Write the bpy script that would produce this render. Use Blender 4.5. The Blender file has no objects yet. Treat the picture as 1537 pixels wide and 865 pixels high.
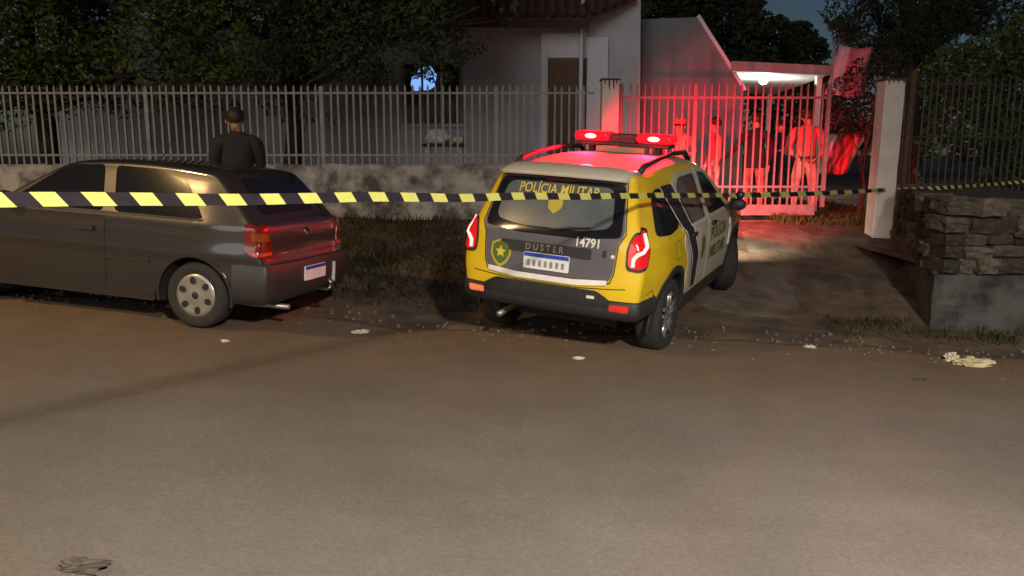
import bpy, bmesh, math, random
from mathutils import Vector, Matrix, noise
random.seed(7)
R = math.radians
SC = bpy.context.scene
COL = SC.collection

# ------------------------------------------------------------------ camera
EYE = 1.75
F = 1200.0                       # focal length in photograph pixels (1537 wide)
PITCH = math.atan((432.5 - 225.0) / F)
cam = bpy.data.cameras.new('camera'); cam.sensor_width = 36; cam.lens = F / 1537 * 36
cam.clip_start = .05; cam.clip_end = 2000
co = bpy.data.objects.new('camera', cam); COL.objects.link(co)
co.location = (0, 0, EYE); co.rotation_euler = (R(90) - PITCH, 0, 0); SC.camera = co
SC.render.resolution_x, SC.render.resolution_y = 1024, 576

# ------------------------------------------------------------------ sky, moon-weak sun, exposure
SUN_EL, SUN_AZ = R(14), R(200)
w = bpy.data.worlds.new('World'); SC.world = w; w.use_nodes = True
nt = w.node_tree; nt.nodes.clear()
sky = nt.nodes.new('ShaderNodeTexSky'); sky.sky_type = 'NISHITA'; sky.sun_disc = False
sky.sun_elevation = SUN_EL; sky.sun_rotation = SUN_AZ; sky.ozone_density = 3.0; sky.dust_density = .6
bg = nt.nodes.new('ShaderNodeBackground'); bg.inputs[1].default_value = 0.014
wo = nt.nodes.new('ShaderNodeOutputWorld')
nt.links.new(sky.outputs[0], bg.inputs[0]); nt.links.new(bg.outputs[0], wo.inputs[0])
sl = bpy.data.lights.new('sun', 'SUN'); sl.energy = .42; sl.angle = R(30); sl.color = (1, .98, .96)
so = bpy.data.objects.new('sun', sl); COL.objects.link(so)
sd = Vector((math.sin(SUN_AZ) * math.cos(SUN_EL), math.cos(SUN_AZ) * math.cos(SUN_EL), math.sin(SUN_EL)))
so.rotation_euler = sd.to_track_quat('Z', 'Y').to_euler()
vs = SC.view_settings; vs.view_transform = 'Standard'; vs.look = 'None'; vs.exposure = 0.0; vs.gamma = 1
vs.use_curve_mapping = False
SC.cycles.max_bounces = 6; SC.cycles.diffuse_bounces = 3; SC.cycles.sample_clamp_indirect = 4

# ------------------------------------------------------------------ pixel helpers
CP, SP_ = math.cos(PITCH), math.sin(PITCH)
def ray(px, py):
    u = (px - 768.5) / F; v = (432.5 - py) / F
    return Vector((u, CP + v * SP_, -SP_ + v * CP))
def at(px, py, Y):
    d = ray(px, py); return Vector((0, 0, EYE)) + d * (Y / d.y)

# ------------------------------------------------------------------ materials
MATS = {}
def mat(name, c, c2=None, scale=6.0, rough=.6, metal=0.0, bump=0.0, bscale=None, emit=None, estr=0.0, coat=0.0, detail=5.0, spec=.5, trans=0.0, alpha=1.0, lo=.32, hi=.68):
    if name in MATS: return MATS[name]
    m = bpy.data.materials.new(name); m.use_nodes = True; MATS[name] = m
    n = m.node_tree.nodes; L = m.node_tree.links; b = n['Principled BSDF']
    b.inputs['Roughness'].default_value = rough; b.inputs['Metallic'].default_value = metal
    b.inputs['Specular IOR Level'].default_value = spec
    if coat: b.inputs['Coat Weight'].default_value = coat; b.inputs['Coat Roughness'].default_value = .08
    if trans: b.inputs['Transmission Weight'].default_value = trans
    b.inputs['Alpha'].default_value = alpha
    tc = n.new('ShaderNodeTexCoord')
    nz = n.new('ShaderNodeTexNoise'); nz.inputs['Scale'].default_value = scale; nz.inputs['Detail'].default_value = detail
    nz.inputs['Roughness'].default_value = .62
    L.new(tc.outputs['Object'], nz.inputs['Vector'])
    rp = n.new('ShaderNodeValToRGB'); rp.color_ramp.elements[0].position = lo; rp.color_ramp.elements[1].position = hi
    if c2 is None: c2 = tuple(x * .86 for x in c)
    rp.color_ramp.elements[0].color = (*c2, 1); rp.color_ramp.elements[1].color = (*c, 1)
    L.new(nz.outputs[0], rp.inputs[0]); L.new(rp.outputs[0], b.inputs['Base Color'])
    if bump:
        n2 = n.new('ShaderNodeTexNoise'); n2.inputs['Scale'].default_value = bscale or scale * 5; n2.inputs['Detail'].default_value = 6
        L.new(tc.outputs['Object'], n2.inputs['Vector'])
        bp = n.new('ShaderNodeBump'); bp.inputs['Strength'].default_value = bump; bp.inputs['Distance'].default_value = .02
        L.new(n2.outputs[0], bp.inputs['Height']); L.new(bp.outputs[0], b.inputs['Normal'])
    if emit:
        b.inputs['Emission Color'].default_value = (*emit, 1); b.inputs['Emission Strength'].default_value = estr
    return m

# ------------------------------------------------------------------ object helpers
def tag(o, label, cat=None, group=None, kind=None):
    o['label'] = label
    if cat: o['category'] = cat
    if group: o['group'] = group
    if kind: o['kind'] = kind
    return o
def empty(name, loc=(0, 0, 0), parent=None):
    o = bpy.data.objects.new(name, None); COL.objects.link(o); o.location = loc; o.empty_display_size = .1
    if parent: o.parent = parent
    return o
def mesh(name, v, f, m, parent=None, smooth=False, mi=None):
    me = bpy.data.meshes.new(name); me.from_pydata([tuple(p) for p in v], [], f); me.validate()
    for x in (m if isinstance(m, (list, tuple)) else [m]): me.materials.append(x)
    if mi is not None: me.polygons.foreach_set('material_index', mi)
    if smooth: me.polygons.foreach_set('use_smooth', [True] * len(me.polygons))
    o = bpy.data.objects.new(name, me); COL.objects.link(o)
    if parent: o.parent = parent
    return o
def fixn(o):
    bm = bmesh.new(); bm.from_mesh(o.data); bmesh.ops.remove_doubles(bm, verts=bm.verts, dist=1e-5)
    bmesh.ops.recalc_face_normals(bm, faces=bm.faces); bm.to_mesh(o.data); bm.free(); return o
class MB:
    def __init__(s): s.v = []; s.f = []; s.sm = []
    def add(s, v, f):
        k = len(s.v); s.v += [tuple(p) for p in v]; s.f += [[i + k for i in q] for q in f]; return s
    def box(s, a, b, jit=0):
        x0, y0, z0 = a; x1, y1, z1 = b
        v = [(x, y, z) for z in (z0, z1) for y in (y0, y1) for x in (x0, x1)]
        if jit: v = [tuple(c + random.uniform(-jit, jit) for c in p) for p in v]
        return s.add(v, [(0, 2, 3, 1), (4, 5, 7, 6), (0, 1, 5, 4), (2, 6, 7, 3), (0, 4, 6, 2), (1, 3, 7, 5)])
    def tube(s, pts, r, n=8, cap=True):
        pts = [Vector(p) for p in pts]; rs = r if isinstance(r, (list, tuple)) else [r] * len(pts)
        k = len(s.v); ref = None
        for i, p in enumerate(pts):
            d = (pts[min(i + 1, len(pts) - 1)] - pts[max(i - 1, 0)]).normalized()
            if ref is None: ref = Vector((0, 0, 1)) if abs(d.z) < .9 else Vector((1, 0, 0))
            a = d.cross(ref).normalized(); b = d.cross(a).normalized(); ref = -a.cross(d) if False else ref
            for j in range(n):
                t = 2 * math.pi * j / n; s.v.append(tuple(p + (a * math.cos(t) + b * math.sin(t)) * rs[i]))
        for i in range(len(pts) - 1):
            for j in range(n):
                q = (j + 1) % n; s.f.append([k + i * n + j, k + i * n + q, k + (i + 1) * n + q, k + (i + 1) * n + j])
        if cap:
            s.f.append([k + j for j in range(n)][::-1]); s.f.append([k + (len(pts) - 1) * n + j for j in range(n)])
        return s
    def lathe(s, prof, n=24, axis='Z', c=(0, 0, 0)):
        k = len(s.v)
        for (r, h) in prof:
            for j in range(n):
                t = 2 * math.pi * j / n; p = (r * math.cos(t), r * math.sin(t), h)
                if axis == 'Y': p = (p[0], p[2], p[1])
                if axis == 'X': p = (p[2], p[0], p[1])
                s.v.append((p[0] + c[0], p[1] + c[1], p[2] + c[2]))
        for i in range(len(prof) - 1):
            for j in range(n):
                q = (j + 1) % n; s.f.append([k + i * n + j, k + i * n + q, k + (i + 1) * n + q, k + (i + 1) * n + j])
        return s
    def prism(s, poly, d):            # polygon of 3D points extruded by vector d
        n = len(poly); d = Vector(d); v = [Vector(p) for p in poly]
        return s.add(v + [p + d for p in v], [list(range(n))[::-1], list(range(n, 2 * n))] + [[i, (i + 1) % n, n + (i + 1) % n, n + i] for i in range(n)])
    def blob(s, c, rad, sub=2, amp=.2, fr=2.0, seed=0):
        bm = bmesh.new(); bmesh.ops.create_icosphere(bm, subdivisions=sub, radius=1)
        c = Vector(c); v = []
        for x in bm.verts:
            p = x.co; k = 1 + amp * noise.noise(p * fr + Vector((seed * 3.7, seed, 0)))
            v.append((c.x + p.x * rad[0] * k, c.y + p.y * rad[1] * k, c.z + p.z * rad[2] * k))
        s.add(v, [[q.index for q in f.verts] for f in bm.faces]); bm.free(); return s
    def build(s, name, m, parent=None, smooth=False):
        o = mesh(name, s.v, s.f, m, parent, smooth); fixn(o)
        if smooth: o.data.polygons.foreach_set('use_smooth', [True] * len(o.data.polygons))
        return o
def bevel(o, wd=.01, seg=2):
    md = o.modifiers.new('bevel', 'BEVEL'); md.width = wd; md.segments = seg; md.limit_method = 'ANGLE'; return o
def text2d(s, size, bold=0.0):
    cu = bpy.data.curves.new('txt', 'FONT'); cu.body = s; cu.size = size; cu.align_x = 'CENTER'; cu.align_y = 'CENTER'; cu.offset = bold
    cu.resolution_u = 3
    o = bpy.data.objects.new('txt', cu); COL.objects.link(o); dg = bpy.context.evaluated_depsgraph_get()
    me = o.evaluated_get(dg).to_mesh(); v = [(p.co.x, p.co.y) for p in me.vertices]; f = [list(p.vertices) for p in me.polygons]
    bpy.data.objects.remove(o); bpy.data.curves.remove(cu); return v, f
def sstep(t): t = min(1, max(0, t)); return t * t * (3 - 2 * t)

# ------------------------------------------------------------------ ground shape
KN = [(-80, -.6), (-20, .72), (-8, 1.22), (-5, 1.38), (-2.6, 1.51), (-.7, 1.765), (.6, 1.80), (1.6, 1.80), (5, 2.0), (9, 2.2), (20, 2.7), (80, 4.2)]
def hr(x):
    for (a, p), (b, q) in zip(KN, KN[1:]):
        if x <= b: return p + (q - p) * (x - a) / (b - a)
    return KN[-1][1]
def gz(x, y):
    h = sum(hr(x + d) for d in (-.9, -.45, 0, .45, .9)) / 5
    t = sstep((y - 8.3) / 4.6)
    hy = 1.12 - .02 * max(0, min(8, y - 13)) + .012 * max(-10, min(10, x))
    z = EYE - (h * (1 - t) + hy * t) + .14 * math.exp(-((x + 3) ** 2 + (y - 9.1) ** 2) / .5)
    if y > 7.6:
        k = sstep((y - 7.6) / 1.0) * (1 if y < 13 else .4)
        z += .05 * k * noise.noise(Vector((x * .8, y * .8, 3))) + .02 * k * noise.noise(Vector((x * 3, y * 3, 8)))
    return z
def gpt(px, py, dz=0.0):
    d = ray(px, py); t = 1.0
    while t < 200:
        p = Vector((0, 0, EYE)) + d * t
        if p.z <= gz(p.x, p.y) + dz: return p
        t += .01
    return p
def road_edge(x):
    return 7.55 + .12 * math.sin(x * .7 + 1) + .16 * noise.noise(Vector((x * 1.3, 5, 1))) + .07 * noise.noise(Vector((x * 5, 2, 1))) + (.25 if x < -1 else 0) * sstep((-1 - x) / 2)

def steps(a, b, fine0, fine1, df, dc):
    out = []; x = a
    while x < b:
        out.append(x); x += df if fine0 <= x < fine1 else dc
    return out + [b]
def sheet(name, xs, ys, zf, m, kind='structure', label=None):
    v = [(x, y, zf(x, y)) for y in ys for x in xs]; nx = len(xs)
    f = [[j * nx + i, j * nx + i + 1, (j + 1) * nx + i + 1, (j + 1) * nx + i] for j in range(len(ys) - 1) for i in range(nx - 1)]
    o = mesh(name, v, f, m, None, True); o['kind'] = kind
    if label: o['label'] = label
    return o

def ground_mats():
    # dusty asphalt, browner with soil towards the edge and in drifting patches
    m = bpy.data.materials.new('asphalt'); m.use_nodes = True; n = m.node_tree.nodes; L = m.node_tree.links; b = n['Principled BSDF']
    tc = n.new('ShaderNodeTexCoord')
    def nz(s, d=6, r=.6):
        k = n.new('ShaderNodeTexNoise'); k.inputs['Scale'].default_value = s; k.inputs['Detail'].default_value = d; k.inputs['Roughness'].default_value = r
        L.new(tc.outputs['Object'], k.inputs['Vector']); return k
    def ramp(src, a, ca, bb, cb):
        k = n.new('ShaderNodeValToRGB'); k.color_ramp.elements[0].position = a; k.color_ramp.elements[1].position = bb
        k.color_ramp.elements[0].color = (*ca, 1); k.color_ramp.elements[1].color = (*cb, 1); L.new(src, k.inputs[0]); return k
    def mix(fac, a, bb, mode='MIX'):
        k = n.new('ShaderNodeMix'); k.data_type = 'RGBA'; k.blend_type = mode
        if isinstance(fac, float): k.inputs[0].default_value = fac
        else: L.new(fac, k.inputs[0])
        L.new(a, k.inputs[6]); L.new(bb, k.inputs[7]); return k
    base = ramp(nz(.8, 8, .65).outputs[0], .36, (.120, .108, .097), .7, (.158, .146, .135))
    grit = ramp(nz(42, 5, .8).outputs[0], .35, (.62, .62, .62), .68, (1.25, 1.22, 1.18))
    a1 = mix(.6, base.outputs[0], grit.outputs[0], 'MULTIPLY')
    mp_ = n.new('ShaderNodeMapping'); mp_.inputs['Scale'].default_value = (.25, 2.6, 1); L.new(tc.outputs['Object'], mp_.inputs['Vector'])
    sk = n.new('ShaderNodeTexNoise'); sk.inputs['Scale'].default_value = 1.4; sk.inputs['Detail'].default_value = 7; L.new(mp_.outputs[0], sk.inputs['Vector'])
    a1 = mix(.16, a1.outputs[2], ramp(sk.outputs[0], .36, (.72, .72, .72), .62, (1.1, 1.09, 1.07)).outputs[0], 'MULTIPLY')
    soil = ramp(nz(3.0).outputs[0], .3, (.145, .092, .054), .7, (.20, .135, .086))
    sx = n.new('ShaderNodeSeparateXYZ'); L.new(tc.outputs['Object'], sx.inputs[0])
    ad = n.new('ShaderNodeMath'); ad.operation = 'MULTIPLY_ADD'; ad.inputs[1].default_value = .24; ad.inputs[2].default_value = -1.32; L.new(sx.outputs[1], ad.inputs[0])
    nn = nz(1.3, 7, .65); a2 = n.new('ShaderNodeMath'); a2.operation = 'ADD'; L.new(ad.outputs[0], a2.inputs[0]); L.new(nn.outputs[0], a2.inputs[1])
    fr = ramp(a2.outputs[0], .32, (0, 0, 0), 1.0, (.9, .9, .9))
    a3 = mix(fr.outputs[0], a1.outputs[2], soil.outputs[0])
    peb = n.new('ShaderNodeTexVoronoi'); peb.inputs['Scale'].default_value = 38; L.new(tc.outputs['Object'], peb.inputs['Vector'])
    pr = ramp(peb.outputs['Distance'], .03, (1, 1, 1), .1, (0, 0, 0))
    pn = ramp(nz(2.2).outputs[0], .52, (0, 0, 0), .62, (.55, .55, .55)); pm = mix(1.0, pr.outputs[0], pn.outputs[0], 'MULTIPLY')
    lt = n.new('ShaderNodeRGB'); lt.outputs[0].default_value = (.3, .26, .22, 1)
    a4 = mix(pm.outputs[2], a3.outputs[2], lt.outputs[0])
    L.new(a4.outputs[2], b.inputs['Base Color']); b.inputs['Roughness'].default_value = .8; b.inputs['Specular IOR Level'].default_value = .3
    bp = n.new('ShaderNodeBump'); bp.inputs['Strength'].default_value = .5; bp.inputs['Distance'].default_value = .01
    L.new(nz(90, 4, .7).outputs[0], bp.inputs['Height']); L.new(bp.outputs[0], b.inputs['Normal'])
    return m
M_ASPH = ground_mats()
M_DIRT = mat('dirt', (.17, .118, .078), (.065, .046, .032), 2.4, .95, bump=1.0, bscale=11, detail=11, lo=.38, hi=.64)
sheet('ground', steps(-80, 80, -11, 11, .22, 4), steps(6.2, 150, 6.2, 20, .2, 4), gz, M_DIRT, label='bare soil verge and yard behind the street')
XS = steps(-80, 80, -11, 11, .25, 4)
nrow = 40
v = []; f = []
for j in range(nrow + 1):
    for x in XS:
        y0 = -25; y1 = road_edge(x); t = (j / nrow); y = y0 + (y1 - y0) * (1 - (1 - t) ** 2)
        v.append((x, y, gz(x, y) + .012 - (.018 if j == nrow else 0)))
nx = len(XS)
for j in range(nrow):
    for i in range(nx - 1): f.append([j * nx + i, j * nx + i + 1, (j + 1) * nx + i + 1, (j + 1) * nx + i])
road = mesh('road', v, f, M_ASPH, None, True); road['kind'] = 'structure'; road['label'] = 'dusty worn asphalt street'
M_TAR = mat('tar', (.05, .042, .036), (.085, .072, .06), 9, .7)
# ------------------------------------------------------------------ street lamps (the street's own light, on the near kerb)
M_GALV = mat('galvanised', (.42, .42, .42), (.3, .3, .3), 9, .45, .8)
def street_lamp(base, head, col, power, label, cone=150):
    r = empty('street_lamp', base); b = Vector(base); h = Vector(head) - b
    tag(r, label, 'street lamp', 'street lamps on the near side of the road')
    MB().tube([(0, 0, -.3), (0, 0, 3), (0, 0, h.z - .4)], [.09, .075, .055], 12).build('pole', M_GALV, r, True)
    MB().tube([(0, 0, h.z - .45), (h.x * .3, h.y * .3, h.z - .05), (h.x * .8, h.y * .8, h.z + .1)], .03, 8).build('arm', M_GALV, r, True)
    hd = MB().blob((h.x * .9, h.y * .9, h.z + .12), (.22, .34, .09), 2, 0).build('lamp_head', M_GALV, r, True)
    MB().lathe([(.0, h.z + .02), (.11, h.z + .03), (.13, h.z + .05)], 16, 'Z', (h.x * .9, h.y * .9, 0)).build('lens', mat('lens' + label[:6], col, rough=.3, emit=col, estr=8), hd, True)
    l = bpy.data.lights.new('lamp_light', 'SPOT'); l.energy = power; l.color = col; l.spot_size = R(cone); l.spot_blend = 1.0; l.shadow_soft_size = .3
    lo = bpy.data.objects.new('lamp_light', l); COL.objects.link(lo); lo.parent = r; lo.location = (h.x * .9, h.y * .9, h.z - .02)
    return r
LAMPS = [((4.6, -5.6, gz(4.6, -5.6)), (2.45, -2.5, 5.35), (1, .885, .74), 18000, 'street lamp with warm white light at the crossing of the drive', 168),
         ((-12.5, -3.2, gz(-12.5, -3.2)), (-11.0, 1.0, 8.6), (1, .62, .24), 9500, 'street lamp with orange sodium light up the street', 160)]
for a in LAMPS: street_lamp(*a)

# ------------------------------------------------------------------ car kit
class Car:
    """closed body shell: a side silhouette loop swept across the car, sides following W(x, z)"""
    def __init__(s, loop, W, r=.09, n=3.2):
        P = [Vector((a, 0, b)) for a, b in loop]; s.W = W; s.r = r; s.n = n; N = len(P); pts = []
        for i in range(N):
            p0, p1, p2, p3 = P[i - 1], P[i], P[(i + 1) % N], P[(i + 2) % N]; k = max(2, int((p2 - p1).length / .05))
            for j in range(k):
                t = j / k; a = ((p1 - p0).length + 1e-6) ** .5; b_ = ((p2 - p1).length + 1e-6) ** .5; c = ((p3 - p2).length + 1e-6) ** .5
                t0, t1, t2, t3 = 0, a, a + b_, a + b_ + c; T = t1 + (t2 - t1) * t
                A1 = p0 * ((t1 - T) / (t1 - t0)) + p1 * ((T - t0) / (t1 - t0)); A2 = p1 * ((t2 - T) / (t2 - t1)) + p2 * ((T - t1) / (t2 - t1)); A3 = p2 * ((t3 - T) / (t3 - t2)) + p3 * ((T - t2) / (t3 - t2))
                B1 = A1 * ((t2 - T) / (t2 - t0)) + A2 * ((T - t0) / (t2 - t0)); B2 = A2 * ((t3 - T) / (t3 - t1)) + A3 * ((T - t1) / (t3 - t1))
                pts.append(B1 * ((t2 - T) / (t2 - t1)) + B2 * ((T - t1) / (t2 - t1)))
        s.pts = pts; M = len(pts); s.nor = []
        ar = sum(pts[i].x * pts[(i + 1) % M].z - pts[(i + 1) % M].x * pts[i].z for i in range(M)); sg = 1 if ar < 0 else -1
        for i in range(M):
            d = pts[(i + 1) % M] - pts[i - 1]; s.nor.append(Vector((-d.z, 0, d.x)).normalized() * sg)
    def edge(s, i):
        q = s.pts[i] - s.nor[i] * s.r; return s.W(q.x, q.z)
    def top(s, i, y, off=0):
        we = s.edge(i); v = min(1, abs(y) / we); d = s.r * (1 - (1 - v ** s.n) ** (1 / s.n)); p = s.pts[i] - s.nor[i] * (d - off)
        return Vector((p.x, y, p.z))
    def lerp_top(s, fi, y, off=0):
        i = int(math.floor(fi)); t = fi - i; M = len(s.pts)
        return s.top(i % M, y, off).lerp(s.top((i + 1) % M, y, off), t)
    def tail_i(s, z, x_max=.2):
        M = len(s.pts); best = None
        for i in range(M):
            a, b = s.pts[i], s.pts[(i + 1) % M]
            if a.x < x_max and b.x < x_max and (a.z - z) * (b.z - z) <= 0 and a.z != b.z and a.x < 0.0:
                k = i + (z - a.z) / (b.z - a.z)
                if best is None or a.x < s.pts[int(best) % M].x: best = k
        return best
    def tail(s, y, z, off=0): return s.lerp_top(s.tail_i(z), y, off)
    def roof_i(s, x):
        M = len(s.pts); best = None
        for i in range(M):
            a, b = s.pts[i], s.pts[(i + 1) % M]
            if (a.x - x) * (b.x - x) <= 0 and a.x != b.x and a.z > .7: best = i + (x - a.x) / (b.x - a.x)
        return best
    def roof(s, x, y, off=0): return s.lerp_top(s.roof_i(x), y, off)
    def side(s, x, z, sg, off=0): return Vector((x, sg * (s.W(x, z) + off), z))
    def shell(s, mats, parent, arches, ar, depth):
        M = len(s.pts); V = []; Fc = []; vs_ = [math.sin(k / 14 * math.pi / 2) for k in range(-14, 15)]; nv = len(vs_)
        for i in range(M):
            we = s.edge(i)
            for q in vs_: V.append(s.top(i, q * we * .99999))
        for i in range(M):
            for j in range(nv - 1): Fc.append([i * nv + j, i * nv + j + 1, ((i + 1) % M) * nv + j + 1, ((i + 1) % M) * nv + j])
        x0 = min(p.x for p in s.pts) + .75; x1 = max(p.x for p in s.pts) - .75
        for sg, col in ((-1, 0), (1, nv - 1)):
            prev = [i * nv + col for i in range(M)]
            for k in range(1, 12):
                cur = []
                for i in range(M):
                    q = s.pts[i] - s.nor[i] * s.r; c = Vector((min(max(q.x, x0), x1), 0, .72)); p = q.lerp(c, k / 11.5); cur.append(len(V)); V.append(s.side(p.x, p.z, sg))
                for i in range(M): Fc.append([prev[i], prev[(i + 1) % M], cur[(i + 1) % M], cur[i]])
                prev = cur
            Fc.append(prev)
        o = mesh('body', V, Fc, mats, None, True)
        bm = bmesh.new(); bm.from_mesh(o.data); bmesh.ops.remove_doubles(bm, verts=bm.verts, dist=1e-4); bmesh.ops.recalc_face_normals(bm, faces=bm.faces); bm.to_mesh(o.data); bm.free()
        cut = []
        for (ax, az) in arches:
            for sg in (-1, 1):
                c = MB().lathe([(0, depth), (ar, depth), (ar, 1.4), (0, 1.4)], 40, 'Y', (ax, 0, az)); c.v = [(a, b * sg, d) for a, b, d in c.v]
                co_ = c.build('cut', mats[1]); md = o.modifiers.new('b', 'BOOLEAN'); md.object = co_; md.solver = 'EXACT'; md.operation = 'DIFFERENCE'; cut.append(co_)
                try: md.material_mode = 'TRANSFER'
                except Exception: pass
        dg = bpy.context.evaluated_depsgraph_get(); me = bpy.data.meshes.new_from_object(o.evaluated_get(dg)); o.modifiers.clear(); o.data = me
        for c in cut: bpy.data.objects.remove(c)
        for p in o.data.polygons: p.use_smooth = len(p.vertices) < 30
        o.parent = parent
        try: o.data.set_sharp_from_angle(angle=R(40))
        except Exception: pass
        return o

def densify(poly, d=.04, rnd=0.0):
    n = len(poly); P = [Vector((a, b, 0)) for a, b in poly]; Q = []
    if rnd:
        for i in range(n):
            a, p, b = P[i - 1], P[i], P[(i + 1) % n]; ra = min(rnd, (a - p).length * .45); rb = min(rnd, (b - p).length * .45)
            A = p + (a - p).normalized() * ra; B = p + (b - p).normalized() * rb
            for k in range(5): t = k / 4; Q.append(A * (1 - t) ** 2 + p * 2 * t * (1 - t) + B * t * t)
        P = Q; n = len(P)
    out = []
    for i in range(n):
        a, b = P[i], P[(i + 1) % n]; k = max(1, int((b - a).length / d))
        for j in range(k): out.append(a.lerp(b, j / k))
    return [(p.x, p.y) for p in out]
def panel(name, fn, poly, m, parent, off=.004, rnd=.03, rings=6, c=None, depth=.012, smooth=True, d=.04):
    """curved panel over a surface fn(a, b, off), outline in surface coordinates, with a turned-in rim"""
    B = densify(poly, d, rnd); n = len(B); c = c or (sum(p[0] for p in B) / n, sum(p[1] for p in B) / n); V = []; Fc = []
    for (a, b) in B: V.append(fn(a, b, off - depth))
    for k in range(rings):
        t = k / rings
        for (a, b) in B: V.append(fn(a + (c[0] - a) * t, b + (c[1] - b) * t, off))
    V.append(fn(c[0], c[1], off))
    for k in range(rings):
        for i in range(n): j = (i + 1) % n; Fc.append([k * n + i, k * n + j, (k + 1) * n + j, (k + 1) * n + i])
    for i in range(n): Fc.append([rings * n + i, rings * n + (i + 1) % n, len(V) - 1])
    o = mesh(name, V, Fc, m, parent, smooth); fixn(o)
    if smooth:
        o.data.polygons.foreach_set('use_smooth', [True] * len(o.data.polygons))
        try: o.data.set_sharp_from_angle(angle=R(35))
        except Exception: pass
    return o
def ribbon(name, fn, line, wd, m, parent, off=.003, closed=False, d=.03):
    L = densify(line, d) if closed else None
    if not closed:
        L = []
        for (a, b) in zip(line, line[1:]):
            k = max(1, int(math.hypot(b[0] - a[0], b[1] - a[1]) / d))
            for j in range(k): L.append((a[0] + (b[0] - a[0]) * j / k, a[1] + (b[1] - a[1]) * j / k))
        L.append(line[-1])
    n = len(L); V = []; Fc = []
    for i in range(n):
        p0 = L[i - 1] if (i or closed) else L[0]; p1 = L[(i + 1) % n] if (i < n - 1 or closed) else L[-1]
        dx, dy = p1[0] - p0[0], p1[1] - p0[1]; l = math.hypot(dx, dy) or 1; nx_, ny_ = -dy / l * wd / 2, dx / l * wd / 2
        V.append(fn(L[i][0] + nx_, L[i][1] + ny_, off)); V.append(fn(L[i][0] - nx_, L[i][1] - ny_, off))
    for i in range(n if closed else n - 1):
        j = (i + 1) % n; Fc.append([2 * i, 2 * i + 1, 2 * j + 1, 2 * j])
    return mesh(name, V, Fc, m, parent)
def textpanel(name, fn, s, size, at_, m, parent, off=.008, bold=.0, flip=False, stretch=1.0):
    v, f = text2d(s, size, bold)
    V = [fn(at_[0] + (-1 if flip else 1) * a * stretch, at_[1] + b, off) for a, b in v]
    return mesh(name, V, f, m, parent)
def ringpanel(name, fn, cx, cz, r0, r1, a0, a1, m, parent, off=.01, sq=1.0):
    n = 28; V = []; Fc = []
    for i in range(n + 1):
        t = R(a0 + (a1 - a0) * i / n)
        for r, o in ((r0, off - .03), (r0, off), (r1, off), (r1, off - .02)):
            V.append(fn(cx + r * math.cos(t), cz + r * math.sin(t) * sq, o))
    for i in range(n):
        for k in range(3): Fc.append([4 * i + k, 4 * i + k + 1, 4 * i + k + 5, 4 * i + k + 4])
    return fixn(mesh(name, V, Fc, m, parent))
def bumper(name, path, prof, m, parent):
    """profile (out, z) carried along a plan path of (x, y, nx, ny)"""
    V = []; Fc = []; k = len(prof)
    for (x, y, nx_, ny_) in path:
        for (o, z) in prof: V.append((x + nx_ * o, y + ny_ * o, z))
    for i in range(len(path) - 1):
        for j in range(k - 1): Fc.append([i * k + j, i * k + j + 1, (i + 1) * k + j + 1, (i + 1) * k + j])
    o = mesh(name, V, Fc, m, parent, True); fixn(o); o.data.polygons.foreach_set('use_smooth', [True] * len(o.data.polygons)); return o
def tail_path(car, z, xs, n=24):
    i = car.tail_i(z); we = car.edge(int(i)); P = []
    for x in xs: P.append((x, -(car.W(x, z)), 0, -1))
    for k in range(n + 1):
        y = -we + 2 * we * (.5 - .5 * math.cos(math.pi * k / n)); p = car.tail(y, z, 0); q = car.tail(y, z, .05); d = Vector((-1 if abs(y) < .8 * we else -.75, 0 if abs(y) < .8 * we else .66 * (1 if y > 0 else -1), 0)).normalized()
        P.append((p.x, p.y, d.x, d.y))
    for x in reversed(xs): P.append((x, car.W(x, z), 0, 1))
    return P
M_RUB = mat('tyre_rubber', (.018, .018, .019), (.03, .028, .026), 20, .85, bump=.3)
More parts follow.
